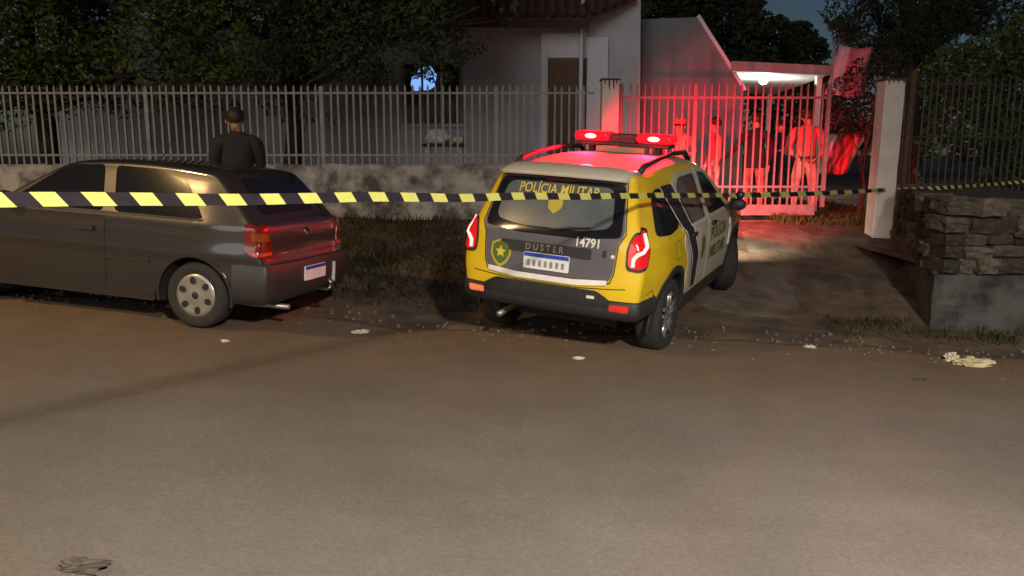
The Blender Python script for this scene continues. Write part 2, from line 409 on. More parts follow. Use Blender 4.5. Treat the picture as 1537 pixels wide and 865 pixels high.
def wheel(parent, loc, r, wd, rim_r, style, mrim, mdark, steer=0):
    s = 1 if loc[1] > 0 else -1
    wl = empty('wheel', loc, parent); wl.rotation_euler.z = steer
    h = wd / 2
    MB().lathe([(rim_r, -h * .9), (rim_r + .02, -h), (r - .035, -h * 1.02), (r - .008, -h * .82), (r, -h * .5), (r, h * .5), (r - .008, h * .82), (r - .035, h * 1.02), (rim_r + .02, h), (rim_r, h * .9)], 40, 'Y').build('tyre', M_RUB, wl, True)
    MB().lathe([(rim_r, -h * .9), (rim_r - .02, -h * .8), (rim_r - .03, 0), (rim_r - .02, h * .8), (rim_r, h * .9)], 40, 'Y').build('rim', mdark, wl, True)
    if style == 'cap':       # dished wheel cover with a ring of dark ovals painted for the slots' shade
        b = MB(); b.lathe([(.0, s * h * .98), (.05, s * h * 1.0), (rim_r * .55, s * h * .9), (rim_r * .8, s * h * .98), (rim_r * .96, s * h * .98), (rim_r, s * h * .9)], 40, 'Y')
        cp = b.build('wheel_cover', mrim, wl, True)
        for k in range(6):
            t = k / 6 * 2 * math.pi + .35; b = MB()
            pts = [(rim_r * .70 * math.cos(t) + .034 * math.cos(q) * math.cos(t) - .028 * math.sin(q) * math.sin(t), s * (h * .975 + .004), rim_r * .70 * math.sin(t) + .034 * math.cos(q) * math.sin(t) + .028 * math.sin(q) * math.cos(t)) for q in [2 * math.pi * i / 12 for i in range(12)]]
            b.add(pts, [list(range(12))]); mesh('slot_shade', b.v, b.f, mdark, cp)
        MB().lathe([(0, s * (h + .006)), (.028, s * (h + .005)), (.032, s * h * .98)], 16, 'Y').build('centre_cap', mdark, cp, True)
    else:                    # five paired spokes
        for k in range(5):
            b = MB(); t = k / 5 * 2 * math.pi + .3
            for dt in (-.17, .17):
                a = Vector((math.cos(t + dt * 1.7), 0, math.sin(t + dt * 1.7))); c_ = Vector((math.cos(t + dt), 0, math.sin(t + dt)))
                b.tube([a * .04 + Vector((0, s * h * .7, 0)), (a * .5 + c_ * .5) * rim_r * .6 + Vector((0, s * h * .86, 0)), c_ * rim_r * .98 + Vector((0, s * h * .84, 0))], [.024, .02, .022], 6)
            b.build('spoke', mrim, wl, True)
        MB().lathe([(0, s * h * .92), (.05, s * h * .9), (.055, s * h * .6)], 18, 'Y').build('hub', mrim, wl, True)
        MB().lathe([(rim_r * .93, s * h * .92), (rim_r, s * h * .93), (rim_r * .99, s * h * .8)], 36, 'Y').build('rim_lip', mrim, wl, True)
        MB().lathe([(0, s * h * .3), (rim_r * .9, s * h * .3)], 30, 'Y').build('brake_disc', mdark, wl, True)
    return wl
def place_car(root, ra, heading, wb, track):
    """ra: rear-axle centre on the ground; heading: unit plan vector; set on the ground by its four contact points"""
    hx, hy = heading; l = Vector((-hy, hx)); P = Vector(ra)
    def g(a, b): x = P.x + hx * a + l.x * b; y = P.y + hy * a + l.y * b; return Vector((x, y, gz(x, y) + (.012 if y < road_edge(x) - .05 else 0)))
    rl, rr, fl, fr = g(0, track / 2), g(0, -track / 2), g(wb, track / 2), g(wb, -track / 2)
    X = ((fl + fr) - (rl + rr)).normalized(); Yv = ((rl + fl) - (rr + fr)); Z = X.cross(Yv).normalized(); Yv = Z.cross(X)
    o = (rl + rr) / 2
    c = (rl + rr + fl + fr) / 4; o = c - X * wb / 2
    root.matrix_world = Matrix(((X.x, Yv.x, Z.x, o.x), (X.y, Yv.y, Z.y, o.y), (X.z, Yv.z, Z.z, o.z), (0, 0, 0, 1)))
def glass(name, c=(.012, .012, .014), rough=.06): return mat(name, c, c, 4, rough, spec=.6)
M_GLASS = glass('tinted_glass')
M_BLK = mat('black_plastic', (.022, .022, .024), (.03, .03, .032), 14, .55, bump=.15)
M_CHASSIS = mat('underbody', (.012, .011, .01), (.02, .018, .016), 8, .9)

# ------------------------------------------------------------------ grey hatchback
def hatchback():
    root = empty('parked_car'); tag(root, 'grey three-door hatchback with dark windows parked at the road edge', 'car', 'cars parked at the verge')
    loop = [(-.56, .25), (-.64, .30), (-.66, .45), (-.645, .60), (-.615, .68), (-.60, .86), (-.575, .925), (-.52, .965), (-.36, 1.14), (-.20, 1.315), (-.13, 1.365), (.1, 1.395), (.5, 1.415), (.9, 1.41), (1.25, 1.385), (1.38, 1.355), (1.72, 1.16), (2.06, .965), (2.16, .935), (2.6, .88), (2.95, .79), (3.12, .70), (3.21, .58), (3.24, .42), (3.2, .28), (3.05, .2), (2.4, .19), (1.2, .19), (0, .19)]
    def W(x, z):
        w_ = .822 - .10 * sstep((x - 2.2) / 1.1) - .07 * sstep((-.05 - x) / .62)
        w_ -= .05 * max(0, .5 - z) ** 1.2 * 1.6
        w_ += .012 * math.exp(-((z - .66) / .06) ** 2)
        if z > .90: w_ -= .02 * sstep((z - .90) / .04) + max(0, z - .93) * .36
        return w_
    loop = [(x, z - .02 * sstep((z - 1.1) / .25)) for x, z in loop]
    car = Car(loop, W, .07, 3.6)
    paint = mat('grey_paint', (.043, .040, .042), (.037, .034, .036), 3, .34, .35, coat=.8)
    M_D = mat('bumper_grey', (.028, .026, .026), (.035, .032, .032), 12, .5)
    wb, r = 2.47, .288
    car.shell([paint, M_CHASSIS], root, [(0, r), (wb, r)], .335, .48)
    for sg in (1, -1):
        fn = lambda a, b, o, sg=sg: car.side(a, b, sg, o)
        dr = panel('door', fn, [(.86, .28), (1.98, .28), (2.02, .62), (1.93, .90), (.86, .905)], paint, root, .005, .05, 10, depth=.01)
        ribbon('door_gap', fn, [(.85, .27), (1.99, .27), (2.03, .62), (1.94, .905), (.85, .91)], .008, M_BLK, dr, .0015, True)
        panel('door_window', fn, [(.90, .945), (1.90, .945), (1.40, 1.275), (1.30, 1.315), (.98, 1.335)], M_GLASS, root, .006, .035)
        panel('quarter_window', fn, [(-.08, .945), (.78, .945), (.86, 1.335), (.42, 1.325), (.14, 1.24)], M_GLASS, root, .006, .05)
        ribbon('window_trim', fn, [(-.08, .935), (1.92, .935)], .016, M_BLK, root, .007)
        h = panel('door_handle', fn, [(.96, .77), (1.13, .775), (1.13, .81), (.96, .81)], M_BLK, dr, .03, .015, 3, depth=.03)
        panel('side_skirt', fn, [(.37, .21), (2.10, .21), (2.10, .30), (.37, .30)], paint, root, .022, .02, 4, depth=.03)
        panel('rubbing_strip', fn, [(.42, .535), (2.05, .535), (2.05, .565), (.42, .565)], paint, root, .012, .01, 3, depth=.014)
        for ax in (0, wb): ringpanel('arch_lip', fn, ax, r, .332, .352, -12, 192, paint, root, .012)
        mr = MB(); mr.blob((1.82, sg * (W(1.8, .95) + .10), .99), (.075, .105, .065), 2, 0).tube([(1.86, sg * (W(1.8, .95) - .02), .955), (1.84, sg * (W(1.8, .95) + .06), .97)], .02, 6)
        mr.build('mirror', M_BLK, root, True)
    tl = lambda a, b, o: car.tail(a, b, o)
    rg = panel('rear_window', tl, [(-.56, 1.0), (.56, 1.0), (.47, 1.285), (-.47, 1.285)], M_GLASS, root, .006, .06, 8)
    tg = panel('tailgate', tl, [(-.60, .655), (.60, .655), (.655, .90), (.57, .955), (-.57, .955), (-.655, .90)], paint, root, .005, .04, 8)
    ribbon('tailgate_gap', tl, [(-.61, .648), (.61, .648), (.665, .90), (.58, .962), (-.58, .962), (-.665, .90)], .008, M_BLK, tg, .002, True)
    red = mat('red_lens', (.20, .012, .008), (.14, .008, .006), 30, .18, coat=.6); amb = mat('amber_lens', (.30, .06, .012), (.22, .045, .01), 30, .2)
    rlo = mat('reflector_red', (.75, .05, .03), rough=.15)
    whi = mat('clear_lens', (.7, .72, .75), rough=.2)
    for sg in (1, -1):
        def tf(a, b, o, sg=sg):      # wraps from the tail round into the flank
            we = car.edge(int(car.tail_i(b)))
            if a <= we - .004: return car.tail(a * sg, b, o)
            e = car.tail((we - .004) * sg, b, 0); x = e.x + (a - we + .004); p = car.side(x, b, sg, o); return p
        lamp = panel('tail_lamp', tf, [(.60, .655), (.80, .655), (.86, .70), (.86, .93), (.66, .935)], red, root, .012, .03, 6, depth=.02, d=.025)
        panel('indicator', tf, [(.64, .79), (.80, .79), (.80, .86), (.655, .86)], amb, lamp, .016, .02, 4, d=.025)
        panel('reflector', tf, [(.62, .672), (.80, .672), (.80, .70), (.622, .70)], rlo, lamp, .016, .008, 3, d=.025)
    P = tail_path(car, .45, [-.36, -.45, -.5])
    bp = bumper('rear_bumper', P, [(-.03, .60), (.018, .605), (.035, .58), (.04, .44), (.03, .33), (0, .27), (-.04, .25)], M_D, root)
    plate_m = mat('plate_white', (.86, .88, .92), rough=.4); blue = mat('plate_blue', (.02, .08, .5), rough=.4)
    pl = panel('number_plate', lambda a, b, o: Vector((car.tail(0, .45).x - .052 - o, a, b)), [(-.2 - .0, .405), (.2 - .0, .405), (.2 - .0, .535), (-.2 - .0, .535)], plate_m, root, .0, .012, 3)
    panel('plate_band', lambda a, b, o: Vector((car.tail(0, .45).x - .055 - o, a, b)), [(-.195 - .0, .503), (.195 - .0, .503), (.195 - .0, .531), (-.195 - .0, .531)], blue, pl, .0, .004, 2, depth=.002)
    chrome = mat('chrome', (.7, .7, .7), rough=.15, metal=1)
    e = MB(); e.lathe([(0, 0), (.030, 0), (.038, -.006), (.038, .004)], 18, 'X', (car.tail(0, .83).x - .01, 0, .835)).build('badge', chrome, tg, True)
    panel('name_badge', tl, [(.36, .665), (.48, .665), (.48, .682), (.36, .682)], chrome, tg, .01, .004, 2)
    hx = car.tail(0, .45).x
    t = MB(); t.tube([(hx + .15, -.15, .30), (hx - .10, -.15, .285), (hx - .13, -.15, .31), (hx - .13, -.15, .345)], .018, 8).blob((hx - .13, -.15, .36), (.028, .028, .028), 2, 0)
    t.build('tow_hitch', chrome, root, True)
    MB().tube([(.3, .38, .2), (-.3, .42, .19), (hx - .02, .42, .2)], .024, 10).build('exhaust', M_GALV, root, True)
    MB().box((hx - .055, -.40, .33), (hx - .03, -.375, .52)).build('plate_light', whi, bp)
    MB().tube([(.9, .0, 1.41), (.78, .0, 1.60)], [.006, .003], 6).build('antenna', M_BLK, root)
    sil = mat('silver_cover', (.42, .41, .38), (.34, .33, .3), 12, .35, .6)
    dk = mat('rim_dark_slot_shade', (.03, .03, .03), rough=.6, metal=.4)  # dark rim and centre cap metal, also the slots' painted shade
    for ax, st in ((0, 0), (wb, 0)):
        for sg in (1, -1): wheel(root, (ax, sg * .70, r), r, .185, .185, 'cap', sil, dk, st)
    th = R(13.5); hd = (-math.cos(th), math.sin(th))
    place_car(root, (-2.53, 7.46), hd, wb, 1.4)
    return root
hatchback()

# ------------------------------------------------------------------ police car
def police_car():
    root = empty('police_car'); tag(root, 'yellow, white and dark grey police utility car with red roof lights', 'police car', 'cars parked at the verge')
    loop = [(-.40, .40), (-.66, .44), (-.755, .48), (-.795, .56), (-.80, .70), (-.785, .80), (-.765, .95), (-.745, 1.06), (-.715, 1.12), (-.60, 1.33), (-.50, 1.50), (-.475, 1.555), (-.42, 1.59), (-.1, 1.635), (.4, 1.665), (.9, 1.67), (1.35, 1.645), (1.62, 1.60), (1.80, 1.53), (2.10, 1.33), (2.40, 1.12), (2.50, 1.085), (2.9, 1.06), (3.2, 1.01), (3.38, .93), (3.46, .80), (3.49, .62), (3.46, .46), (3.3, .36), (2.6, .27), (1.3, .26), (.3, .27)]
    def W(x, z):
        w_ = .895 - .09 * sstep((x - 2.5) / 1.0) - .075 * sstep((-.15 - x) / .65)
        w_ -= .12 * max(0, .55 - z)
        w_ += .025 * math.exp(-((z - .82) / .16) ** 2) * (1 - .5 * sstep((x - .9) / .3) + .3 * math.exp(-((x) / .45) ** 2))
        w_ += .012 * math.exp(-(((x - 2.67) ** 2 + (z - .5) ** 2) / .2))
        if z > 1.06: w_ -= .025 * sstep((z - 1.06) / .05) + max(0, z - 1.09) * .40
        return w_
    def rz(z): return z + .045 * min(1, max(0, (z - .55) / .2)) + .045 * min(1, max(0, (z - .9) / .5))
    loop = [(x, rz(z)) if (x < -.4 and z > .5) else (x, z + .025 if z > 1.6 else z) for x, z in loop]
    car = Car(loop, W, .10, 3.0)
    yel = mat('police_yellow', (.80, .57, .016), (.74, .51, .014), 2, .35, coat=.6)
    dgr = mat('police_grey', (.115, .113, .14), (.105, .103, .128), 3, .38, coat=.5)
    whp = mat('police_white', (.56, .52, .44), (.52, .48, .40), 3, .35, coat=.5)
    band = mat('band_black', (.025, .022, .035), rough=.4)
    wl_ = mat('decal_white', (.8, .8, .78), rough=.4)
    grn = mat('decal_green', (.10, .16, .03), rough=.5); gold = mat('decal_gold', (.5, .42, .06), rough=.5)
    ylt = mat('decal_yellow', (.75, .6, .08), rough=.5)
    wb, r = 2.67, .347
    car.shell([yel, M_CHASSIS], root, [(0, r), (wb, r)], .41, .5)
    tl = lambda a, b, o: car.tail(-a, rz(b), o)     # a runs left to right as seen from behind
    tp = lambda a, b, o: car.roof(a, b, o)
    # roof skin, bonnet
    rf = panel('roof', tp, [(-.44, -.63), (1.62, -.645), (1.62, .645), (-.44, .63)], mat('roof_white', (.42, .38, .34), (.36, .33, .29), 3, .75, spec=.15), root, .004, .05, 10)
    panel('bonnet', tp, [(2.52, -.70), (3.25, -.66), (3.25, .66), (2.52, .70)], whp, root, .005, .06, 8)
    panel('windscreen', tp, [(1.80, -.56), (2.40, -.66), (2.40, .66), (1.80, .56)], M_GLASS, root, .005, .06, 8)
    # spoiler over the rear window
    V = MB(); n = 20
    for k in range(n + 1):
        y = -.60 + 1.2 * k / n; a = car.tail(y, 1.60, 0); yy = abs(y) / .6; bx = -.10 * (1 - .35 * yy ** 4)
        for p in (tuple(car.roof(a.x + .26, y, .014)), tuple(car.roof(max(a.x + .08, -.44), y, .018)), (a.x - .02 + bx, y, a.z + .035), (a.x - .03 + bx, y, a.z + .005), (a.x + .02, y, a.z - .015)): V.v.append(p)
    V.f = [[5 * k + j, 5 * k + j + 1, 5 * k + 6 + j, 5 * k + 5 + j] for k in range(n) for j in range(4)] + [[0, 1, 2, 3, 4], [5 * n + q for q in range(5)][::-1]]
    sp = V.build('spoiler', whp, root, True)
    MB().box((car.tail(0, 1.57).x - .03, -.14, 1.555), (car.tail(0, 1.57).x + .02, .14, 1.58)).build('high_brake_lamp', mat('brake_dark', (.16, .01, .01), rough=.25), root)
    # tailgate
    tg = panel('tailgate', tl, [(-.57, .735), (.57, .735), (.60, .80), (.615, 1.03), (.66, 1.12), (.58, 1.49), (-.58, 1.49), (-.66, 1.12), (-.615, 1.03), (-.60, .80)], dgr, root, .005, .03, 12, depth=.012)
    ribbon('tailgate_gap', tl, [(-.58, .728), (.58, .728), (.61, .80), (.625, 1.03), (.67, 1.12), (.59, 1.495), (-.59, 1.495), (-.67, 1.12), (-.625, 1.03), (-.61, .80)], .01, M_BLK, tg, .003, True)
    ribbon('bumper_gap', tl, [(-.72, .70), (-.60, .69), (-.3, .672), (.3, .672), (.60, .69), (.72, .70)], .007, M_BLK, root, .003)
    blkg = mat('glass_surround', (.012, .012, .016), rough=.12)
    panel('window_surround', tl, [(-.64, 1.09), (-.3, 1.052), (.3, 1.052), (.64, 1.09), (.585, 1.475), (-.585, 1.475)], blkg, tg, .010, .05, 8)
    dusty = mat('grey_glass', (.115, .14, .155), (.085, .105, .115), 5, .22, spec=.5)  # rear glass with a pale grey-blue base colour
    rw = panel('rear_window', tl, [(-.55, 1.15), (-.3, 1.105), (.3, 1.105), (.55, 1.15), (.50, 1.44), (-.50, 1.44)], dusty, root, .016, .08, 8)
    textpanel('window_lettering', tl, 'POLÍCIA MILITAR', .105, (.0, 1.385), ylt, rw, .021, .0008, stretch=.95)
    sh = [(-.07, 1.31), (0, 1.325), (.07, 1.31), (.065, 1.25), (.0, 1.205), (-.065, 1.25)]
    panel('window_crest', tl, sh, gold, rw, .021, .015, 3, depth=.002)
    MB().tube([tl(0, 1.09, .02), tl(.2, 1.115, .04), tl(.36, 1.13, .035)], .009, 6).build('rear_wiper', M_BLK, tg)
    panel('handle_recess', tl, [(-.46, .90), (.40, .90), (.40, .985), (-.46, .985)], M_BLK, tg, .012, .02, 5)
    textpanel('name_lettering', tl, 'D U S T E R', .072, (-.03, .945), mat('letter_silver', (.5, .5, .52), rough=.3, metal=.7), tg, .018, .0006)
    textpanel('fleet_number', tl, '14791', .095, (.36, 1.025), wl_, tg, .010, .0022)
    # crest on the left of the tailgate
    cr = panel('crest', tl, [(-.545, .95), (-.45, .985), (-.355, .95), (-.345, .86), (-.385, .78), (-.45, .735), (-.515, .78), (-.555, .86)], gold, tg, .010, .02, 4, depth=.003)
    panel('crest_field', tl, [(-.525, .94), (-.45, .965), (-.375, .94), (-.365, .865), (-.40, .80), (-.45, .765), (-.50, .80), (-.535, .865)], grn, cr, .0125, .02, 4, depth=.002)
    st = []
    for k in range(10):
        q = math.pi / 2 + k * math.pi / 5; rr = .055 if k % 2 == 0 else .025; st.append((-.45 + rr * math.cos(q), .875 + rr * math.sin(q)))
    panel('crest_star', tl, st, ylt, cr, .015, 0, 2, depth=.002)
    # plate, lamp, trim
    pm = mat('plate_white', (.86, .88, .92), rough=.4); pb_ = mat('plate_blue', (.02, .08, .5), rough=.4); px_ = mat('plate_ink', (.3, .3, .32), rough=.5)
    pl = panel('number_plate', tl, [(-.215, .765), (.215, .765), (.215, .905), (-.215, .905)], pm, root, .022, .012, 3)
    panel('plate_band', tl, [(-.21, .868), (.21, .868), (.21, .901), (-.21, .901)], pb_, pl, .0245, .004, 2, depth=.002)
    for k in range(7):
        x = -.165 + k * .054; g = .0
        panel('plate_character', tl, [(x - .014, .788), (x + .014, .788), (x + .014, .842), (x - .014, .842)], px_, pl, .0245, .01, 1, c=(x, .815), depth=.002)
    panel('bright_strip', tl, [(-.56, .715), (-.3, .69), (.3, .69), (.56, .715), (.56, .748), (.3, .728), (-.3, .728), (-.56, .748)], mat('reflective_white', (.9, .9, .88), rough=.3), root, .020, .006, 3, c=(0, .712))
    panel('fuel_badge', tl, [(.50, .93), (.53, .93), (.53, .985), (.50, .985)], M_BLK, tg, .011, .006, 2)
    MB().blob((car.tail(-.58, .99).x - .0, -.585, .99), (.012, .02, .02), 2, 0).build('tailgate_button', wl_, tg, True)
    # tail lamps
    rl = mat('red_lens_lit', (.45, .012, .012), (.35, .01, .01), 20, .15, emit=(1, .01, .015), estr=.5, coat=.5)
    lit = mat('lamp_line', (.9, .5, .45), rough=.3, emit=(1, .36, .32), estr=2.0)
    for sg in (1, -1):
        def tf(a, b, o, sg=sg):
            b = .885 + (b - .79) * 1.12; a = .70 + (a - .60) * .66
            we = car.edge(int(car.tail_i(b)))
            if a <= we - .004: return car.tail(-a * sg, b, o)
            e = car.tail(-(we - .004) * sg, b, 0); return car.side(e.x + (a - we + .004), b, -sg, o)
        bz = panel('tail_lamp', tf, [(.615, .80), (.80, .79), (.90, .83), (.94, .95), (.92, 1.07), (.80, 1.105), (.655, 1.09), (.60, .95)], M_BLK, root, .014, .05, 6, depth=.02, d=.025)
        panel('lens', tf, [(.635, .82), (.79, .81), (.87, .85), (.905, .95), (.885, 1.055), (.79, 1.085), (.67, 1.07), (.625, .95)], rl, bz, .020, .05, 6, d=.025)
        pts = [(.80, 1.06), (.83, 1.02), (.835, .97), (.80, .945), (.74, .92), (.70, .885), (.70, .83)]
        MB().tube([tf(a, b, .024) for a, b in densify(pts + pts[::-1], .02)[:max(2, len(densify(pts, .02)) - 6)]] if False else [tf(a, b, .024) for a, b in pts], .017, 6).build('lit_line', lit, bz, True)
    # bumper: black lower part with reflectors, their returned light put in as a glow
    P = tail_path(car, .57, [-.43, -.5, -.56])
    bp = bumper('rear_bumper', P, [(-.03, .62), (.012, .625), (.026, .60), (.03, .53), (.015, .475), (-.03, .445), (-.12, .43)], M_BLK, root)
    panel('lower_valance', tl, [(-.55, .47), (.55, .47), (.60, .615), (.48, .67), (-.48, .67), (-.60, .615)], M_BLK, root, .033, .03, 5)
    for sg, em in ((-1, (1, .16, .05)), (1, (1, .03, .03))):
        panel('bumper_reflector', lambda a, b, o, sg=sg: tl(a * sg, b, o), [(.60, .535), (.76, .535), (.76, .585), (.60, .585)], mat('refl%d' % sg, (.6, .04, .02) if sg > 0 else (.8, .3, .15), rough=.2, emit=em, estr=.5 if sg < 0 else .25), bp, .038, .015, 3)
    panel('tow_cover', tl, [(.40, .615), (.47, .615), (.47, .635), (.40, .635)], wl_, bp, .036, .006, 2)
    MB().tube([(.1, .45, .33), (-.55, .5, .32), (-.70, .5, .31)], .028, 10).build('exhaust', M_GALV, root, True)
    MB().box((-.3, -.5, .24), (2.9, .5, .34)).build('underbody', M_CHASSIS, root)
    MB().tube([(0, -.7, r), (0, .7, r)], .05, 8).build('rear_axle', M_CHASSIS, root)
    # flanks
    for sg in (-1, 1):
        fn = lambda a, b, o, sg=sg: car.side(a, b, sg, o)
        for ax in (0, wb): ringpanel('arch_cladding', fn, ax, r, .405, .465, -8, 188, M_BLK, root, .016)
        ribbon('fuel_flap_gap', fn, [(.02, .86), (.20, .86), (.20, 1.02), (.02, 1.02)], .006, M_BLK, root, .003, True)
        ribbon('quarter_gap', fn, [(-.62, .66), (-.50, .69), (-.44, .62)], .007, M_BLK, root, .003)
        panel('sill', fn, [(.47, .29), (2.20, .29), (2.20, .40), (.47, .42)], M_BLK, root, .02, .02, 4, depth=.03)
        rd = panel('rear_door', fn, [(.50, .43), (1.26, .43), (1.26, 1.06), (.36, 1.06), (.33, .95), (.47, .72)], whp, root, .006, .05, 8, c=(.85, .8))
        fd = panel('front_door', fn, [(1.275, .43), (2.17, .43), (2.24, .75), (2.20, 1.06), (1.275, 1.06)], whp, root, .006, .05, 8)
        panel('rear_window_frame', fn, [(.30, 1.065), (1.26, 1.065), (1.26, 1.575), (.60, 1.575), (.42, 1.50)], whp, rd, .006, .04, 6)
        panel('front_window_frame', fn, [(1.275, 1.065), (2.22, 1.065), (1.80, 1.40), (1.60, 1.545), (1.275, 1.575)], whp, fd, .006, .04, 6)
        panel('window', fn, [(.43, 1.10), (1.18, 1.10), (1.18, 1.53), (.66, 1.53), (.52, 1.46)], M_GLASS, rd, .012, .05, 6)
        panel('window', fn, [(1.35, 1.10), (2.08, 1.10), (1.74, 1.40), (1.57, 1.505), (1.35, 1.53)], M_GLASS, fd, .012, .04, 6)
        panel('front_wing', fn, [(2.26, .85), (2.30, .60), (2.42, .82), (2.67, .92), (2.95, .82), (3.08, .60), (3.25, .62), (3.22, .95), (2.6, 1.02), (2.28, 1.03)], dgr, root, .006, .03, 6, c=(2.67, .965))
        panel('wing_white_patch', fn, [(2.27, .62), (2.32, .63), (2.35, .80), (2.30, .95), (2.26, .95)], wl_, root, .012, .02, 3)  # white curved patch on the rear of the front wing
        panel('quarter_glass', fn, [(-.38, 1.13), (-.05, 1.10), (.22, 1.12), (.30, 1.20), (.34, 1.48), (-.12, 1.50), (-.26, 1.44)], M_GLASS, root, .008, .06, 6)
        panel('livery_band', fn, [(.02, 1.505), (.36, 1.50), (.62, 1.05), (.80, .75), (.84, .46), (.66, .46), (.60, .72), (.42, 1.02), (.26, 1.20)], band, root, .014, .03, 6, c=(.50, 1.05))
        ribbon('livery_line', fn, [(.00, 1.51), (.24, 1.20), (.40, 1.02), (.585, .72), (.645, .46)], .022, wl_, root, .017)
        ribbon('livery_line', fn, [(.37, 1.51), (.64, 1.05), (.82, .75), (.86, .46)], .022, wl_, root, .017)
        panel('door_crest', fn, [(.93, .90), (1.02, .93), (1.11, .90), (1.11, .78), (1.02, .68), (.93, .78)], grn, rd, .010, .03, 4, depth=.003)
        for row, (s_, z_, sz) in enumerate((('POLÍCIA', .88, .19), ('MILITAR', .68, .19))):
            textpanel('door_lettering', fn, s_, sz, (1.72, z_), grn, fd, .011, .004, flip=(sg > 0))
        for x in (.55, 1.38): panel('door_handle', fn, [(x, .985), (x + .15, .985), (x + .15, 1.02), (x, 1.02)], M_BLK, root, .035, .012, 3, depth=.03)
        MB().blob((2.02, sg * (W(2.0, 1.08) + .14), 1.13), (.055, .10, .07), 2, 0).tube([(2.06, sg * (W(2.0, 1.08) - .02), 1.08), (2.04, sg * (W(2.0, 1.08) + .09), 1.09)], .025, 6).build('mirror', whp if sg > 0 else M_BLK, root, True)
        e = [(-.20, .60), (-.10, .60), (.3, .61), (.8, .60), (1.3, .58), (1.45, .575)]
        hh = [.012, .06, .075, .08, .07, .012]
        MB().tube([tp(a, sg * b, h_) for (a, b), h_ in zip(e, hh)], [.03, .028, .022, .022, .026, .03], 8).build('roof_rail', M_BLK, root, True)
        # headlamps, on
        hl = MB(); hl.blob((3.36, sg * .62, .82), (.09, .15, .085), 2, 0); hl.build('headlamp', mat('headlamp_glass', (.8, .8, .8), rough=.1, emit=(1, .93, .82), estr=6), root, True)
        l = bpy.data.lights.new('headlamp_light', 'SPOT'); l.energy = 190; l.color = (1, .84, .62); l.spot_size = R(92); l.spot_blend = .8; l.shadow_soft_size = .05
        lo = bpy.data.objects.new('headlamp_light', l); COL.objects.link(lo); lo.parent = root; lo.location = (3.50, sg * .60, .78)
        lo.rotation_euler = Vector((-1, 0, .36)).to_track_quat('Z', 'Y').to_euler()
    panel('grille', lambda a, b, o: Vector((3.47 + o, a, b)), [(-.45, .62), (.45, .62), (.45, .78), (-.45, .78)], M_BLK, root, .03, .03, 3)
    # light bar
    bx, bz_ = 1.10, 1.725
    bar = MB().box((bx - .11, -.5, bz_ + .035), (bx + .11, .5, bz_ + .075)).build('light_bar', M_BLK, root); bevel(bar, .012)
    for sg in (-1, 1): MB().box((bx - .04, sg * .36 - .03, bz_ - .05), (bx + .04, sg * .36 + .03, bz_ + .04)).build('bar_foot', M_BLK, bar)
    lensm = mat('red_bar_lens', (.5, .01, .012), rough=.12, emit=(1, .006, .02), estr=1.1, coat=.5)
    hot = mat('bar_lamp', (1, .7, .6), rough=.3, emit=(1, .34, .24), estr=8)
    MB().box((bx - .09, -.14, bz_ + .075), (bx + .09, .14, bz_ + .155)).build('bar_centre', M_BLK, bar)
    amb = mat('alley_lens', (.35, .25, .18), rough=.3, emit=(1, .5, .3), estr=.05)
    MB().box((bx - .16, -.26, bz_ - .02), (bx - .112, .26, bz_ + .032)).build('alley_lamp', amb, bar)
    for sg in (-1, 1):
        lb = MB().box((bx - .125, sg * .145, bz_ + .078), (bx + .125, sg * .53, bz_ + .175)).build('lens', lensm, bar); bevel(lb, .04, 4)
        MB().blob((bx - .128, sg * .34, bz_ + .128), (.02, .062, .024), 2, 0).build('lit_lamp', hot, bar, True)
        l = bpy.data.lights.new('bar_light', 'SPOT'); l.energy = 3300; l.color = (1, .004, .03); l.shadow_soft_size = .06; l.spot_size = R(48); l.spot_blend = .9
        lo = bpy.data.objects.new('bar_light', l); COL.objects.link(lo); lo.parent = root; lo.location = (bx + .16, sg * .34, bz_ + .13); lo.rotation_euler = Vector((-1, -.04, .20)).to_track_quat('Z', 'Y').to_euler()
        l = bpy.data.lights.new('bar_light', 'SPOT'); l.energy = 540; l.color = (1, .003, .012); l.shadow_soft_size = .06; l.spot_size = R(112); l.spot_blend = 1.0
        lo = bpy.data.objects.new('bar_light', l); COL.objects.link(lo); lo.parent = root; lo.location = (bx - .19, sg * .34, bz_ + .16); lo.rotation_euler = Vector((1, 0, .62)).to_track_quat('Z', 'Y').to_euler()
    # wheels
    al = mat('alloy', (.5, .5, .5), (.42, .42, .42), 12, .3, .8); dk = mat('wheel_dark', (.02, .02, .022), rough=.6, metal=.3)
    for ax, st in ((0, 0), (wb, R(24))):
        for sg in (1, -1): wheel(root, (ax, sg * .79, r), r, .22, .215, 'alloy', al, dk, st)
    yaw = R(27); place_car(root, (.63, 7.62), (math.sin(yaw), math.cos(yaw)), wb, 1.58)
    return root
pcar = police_car()

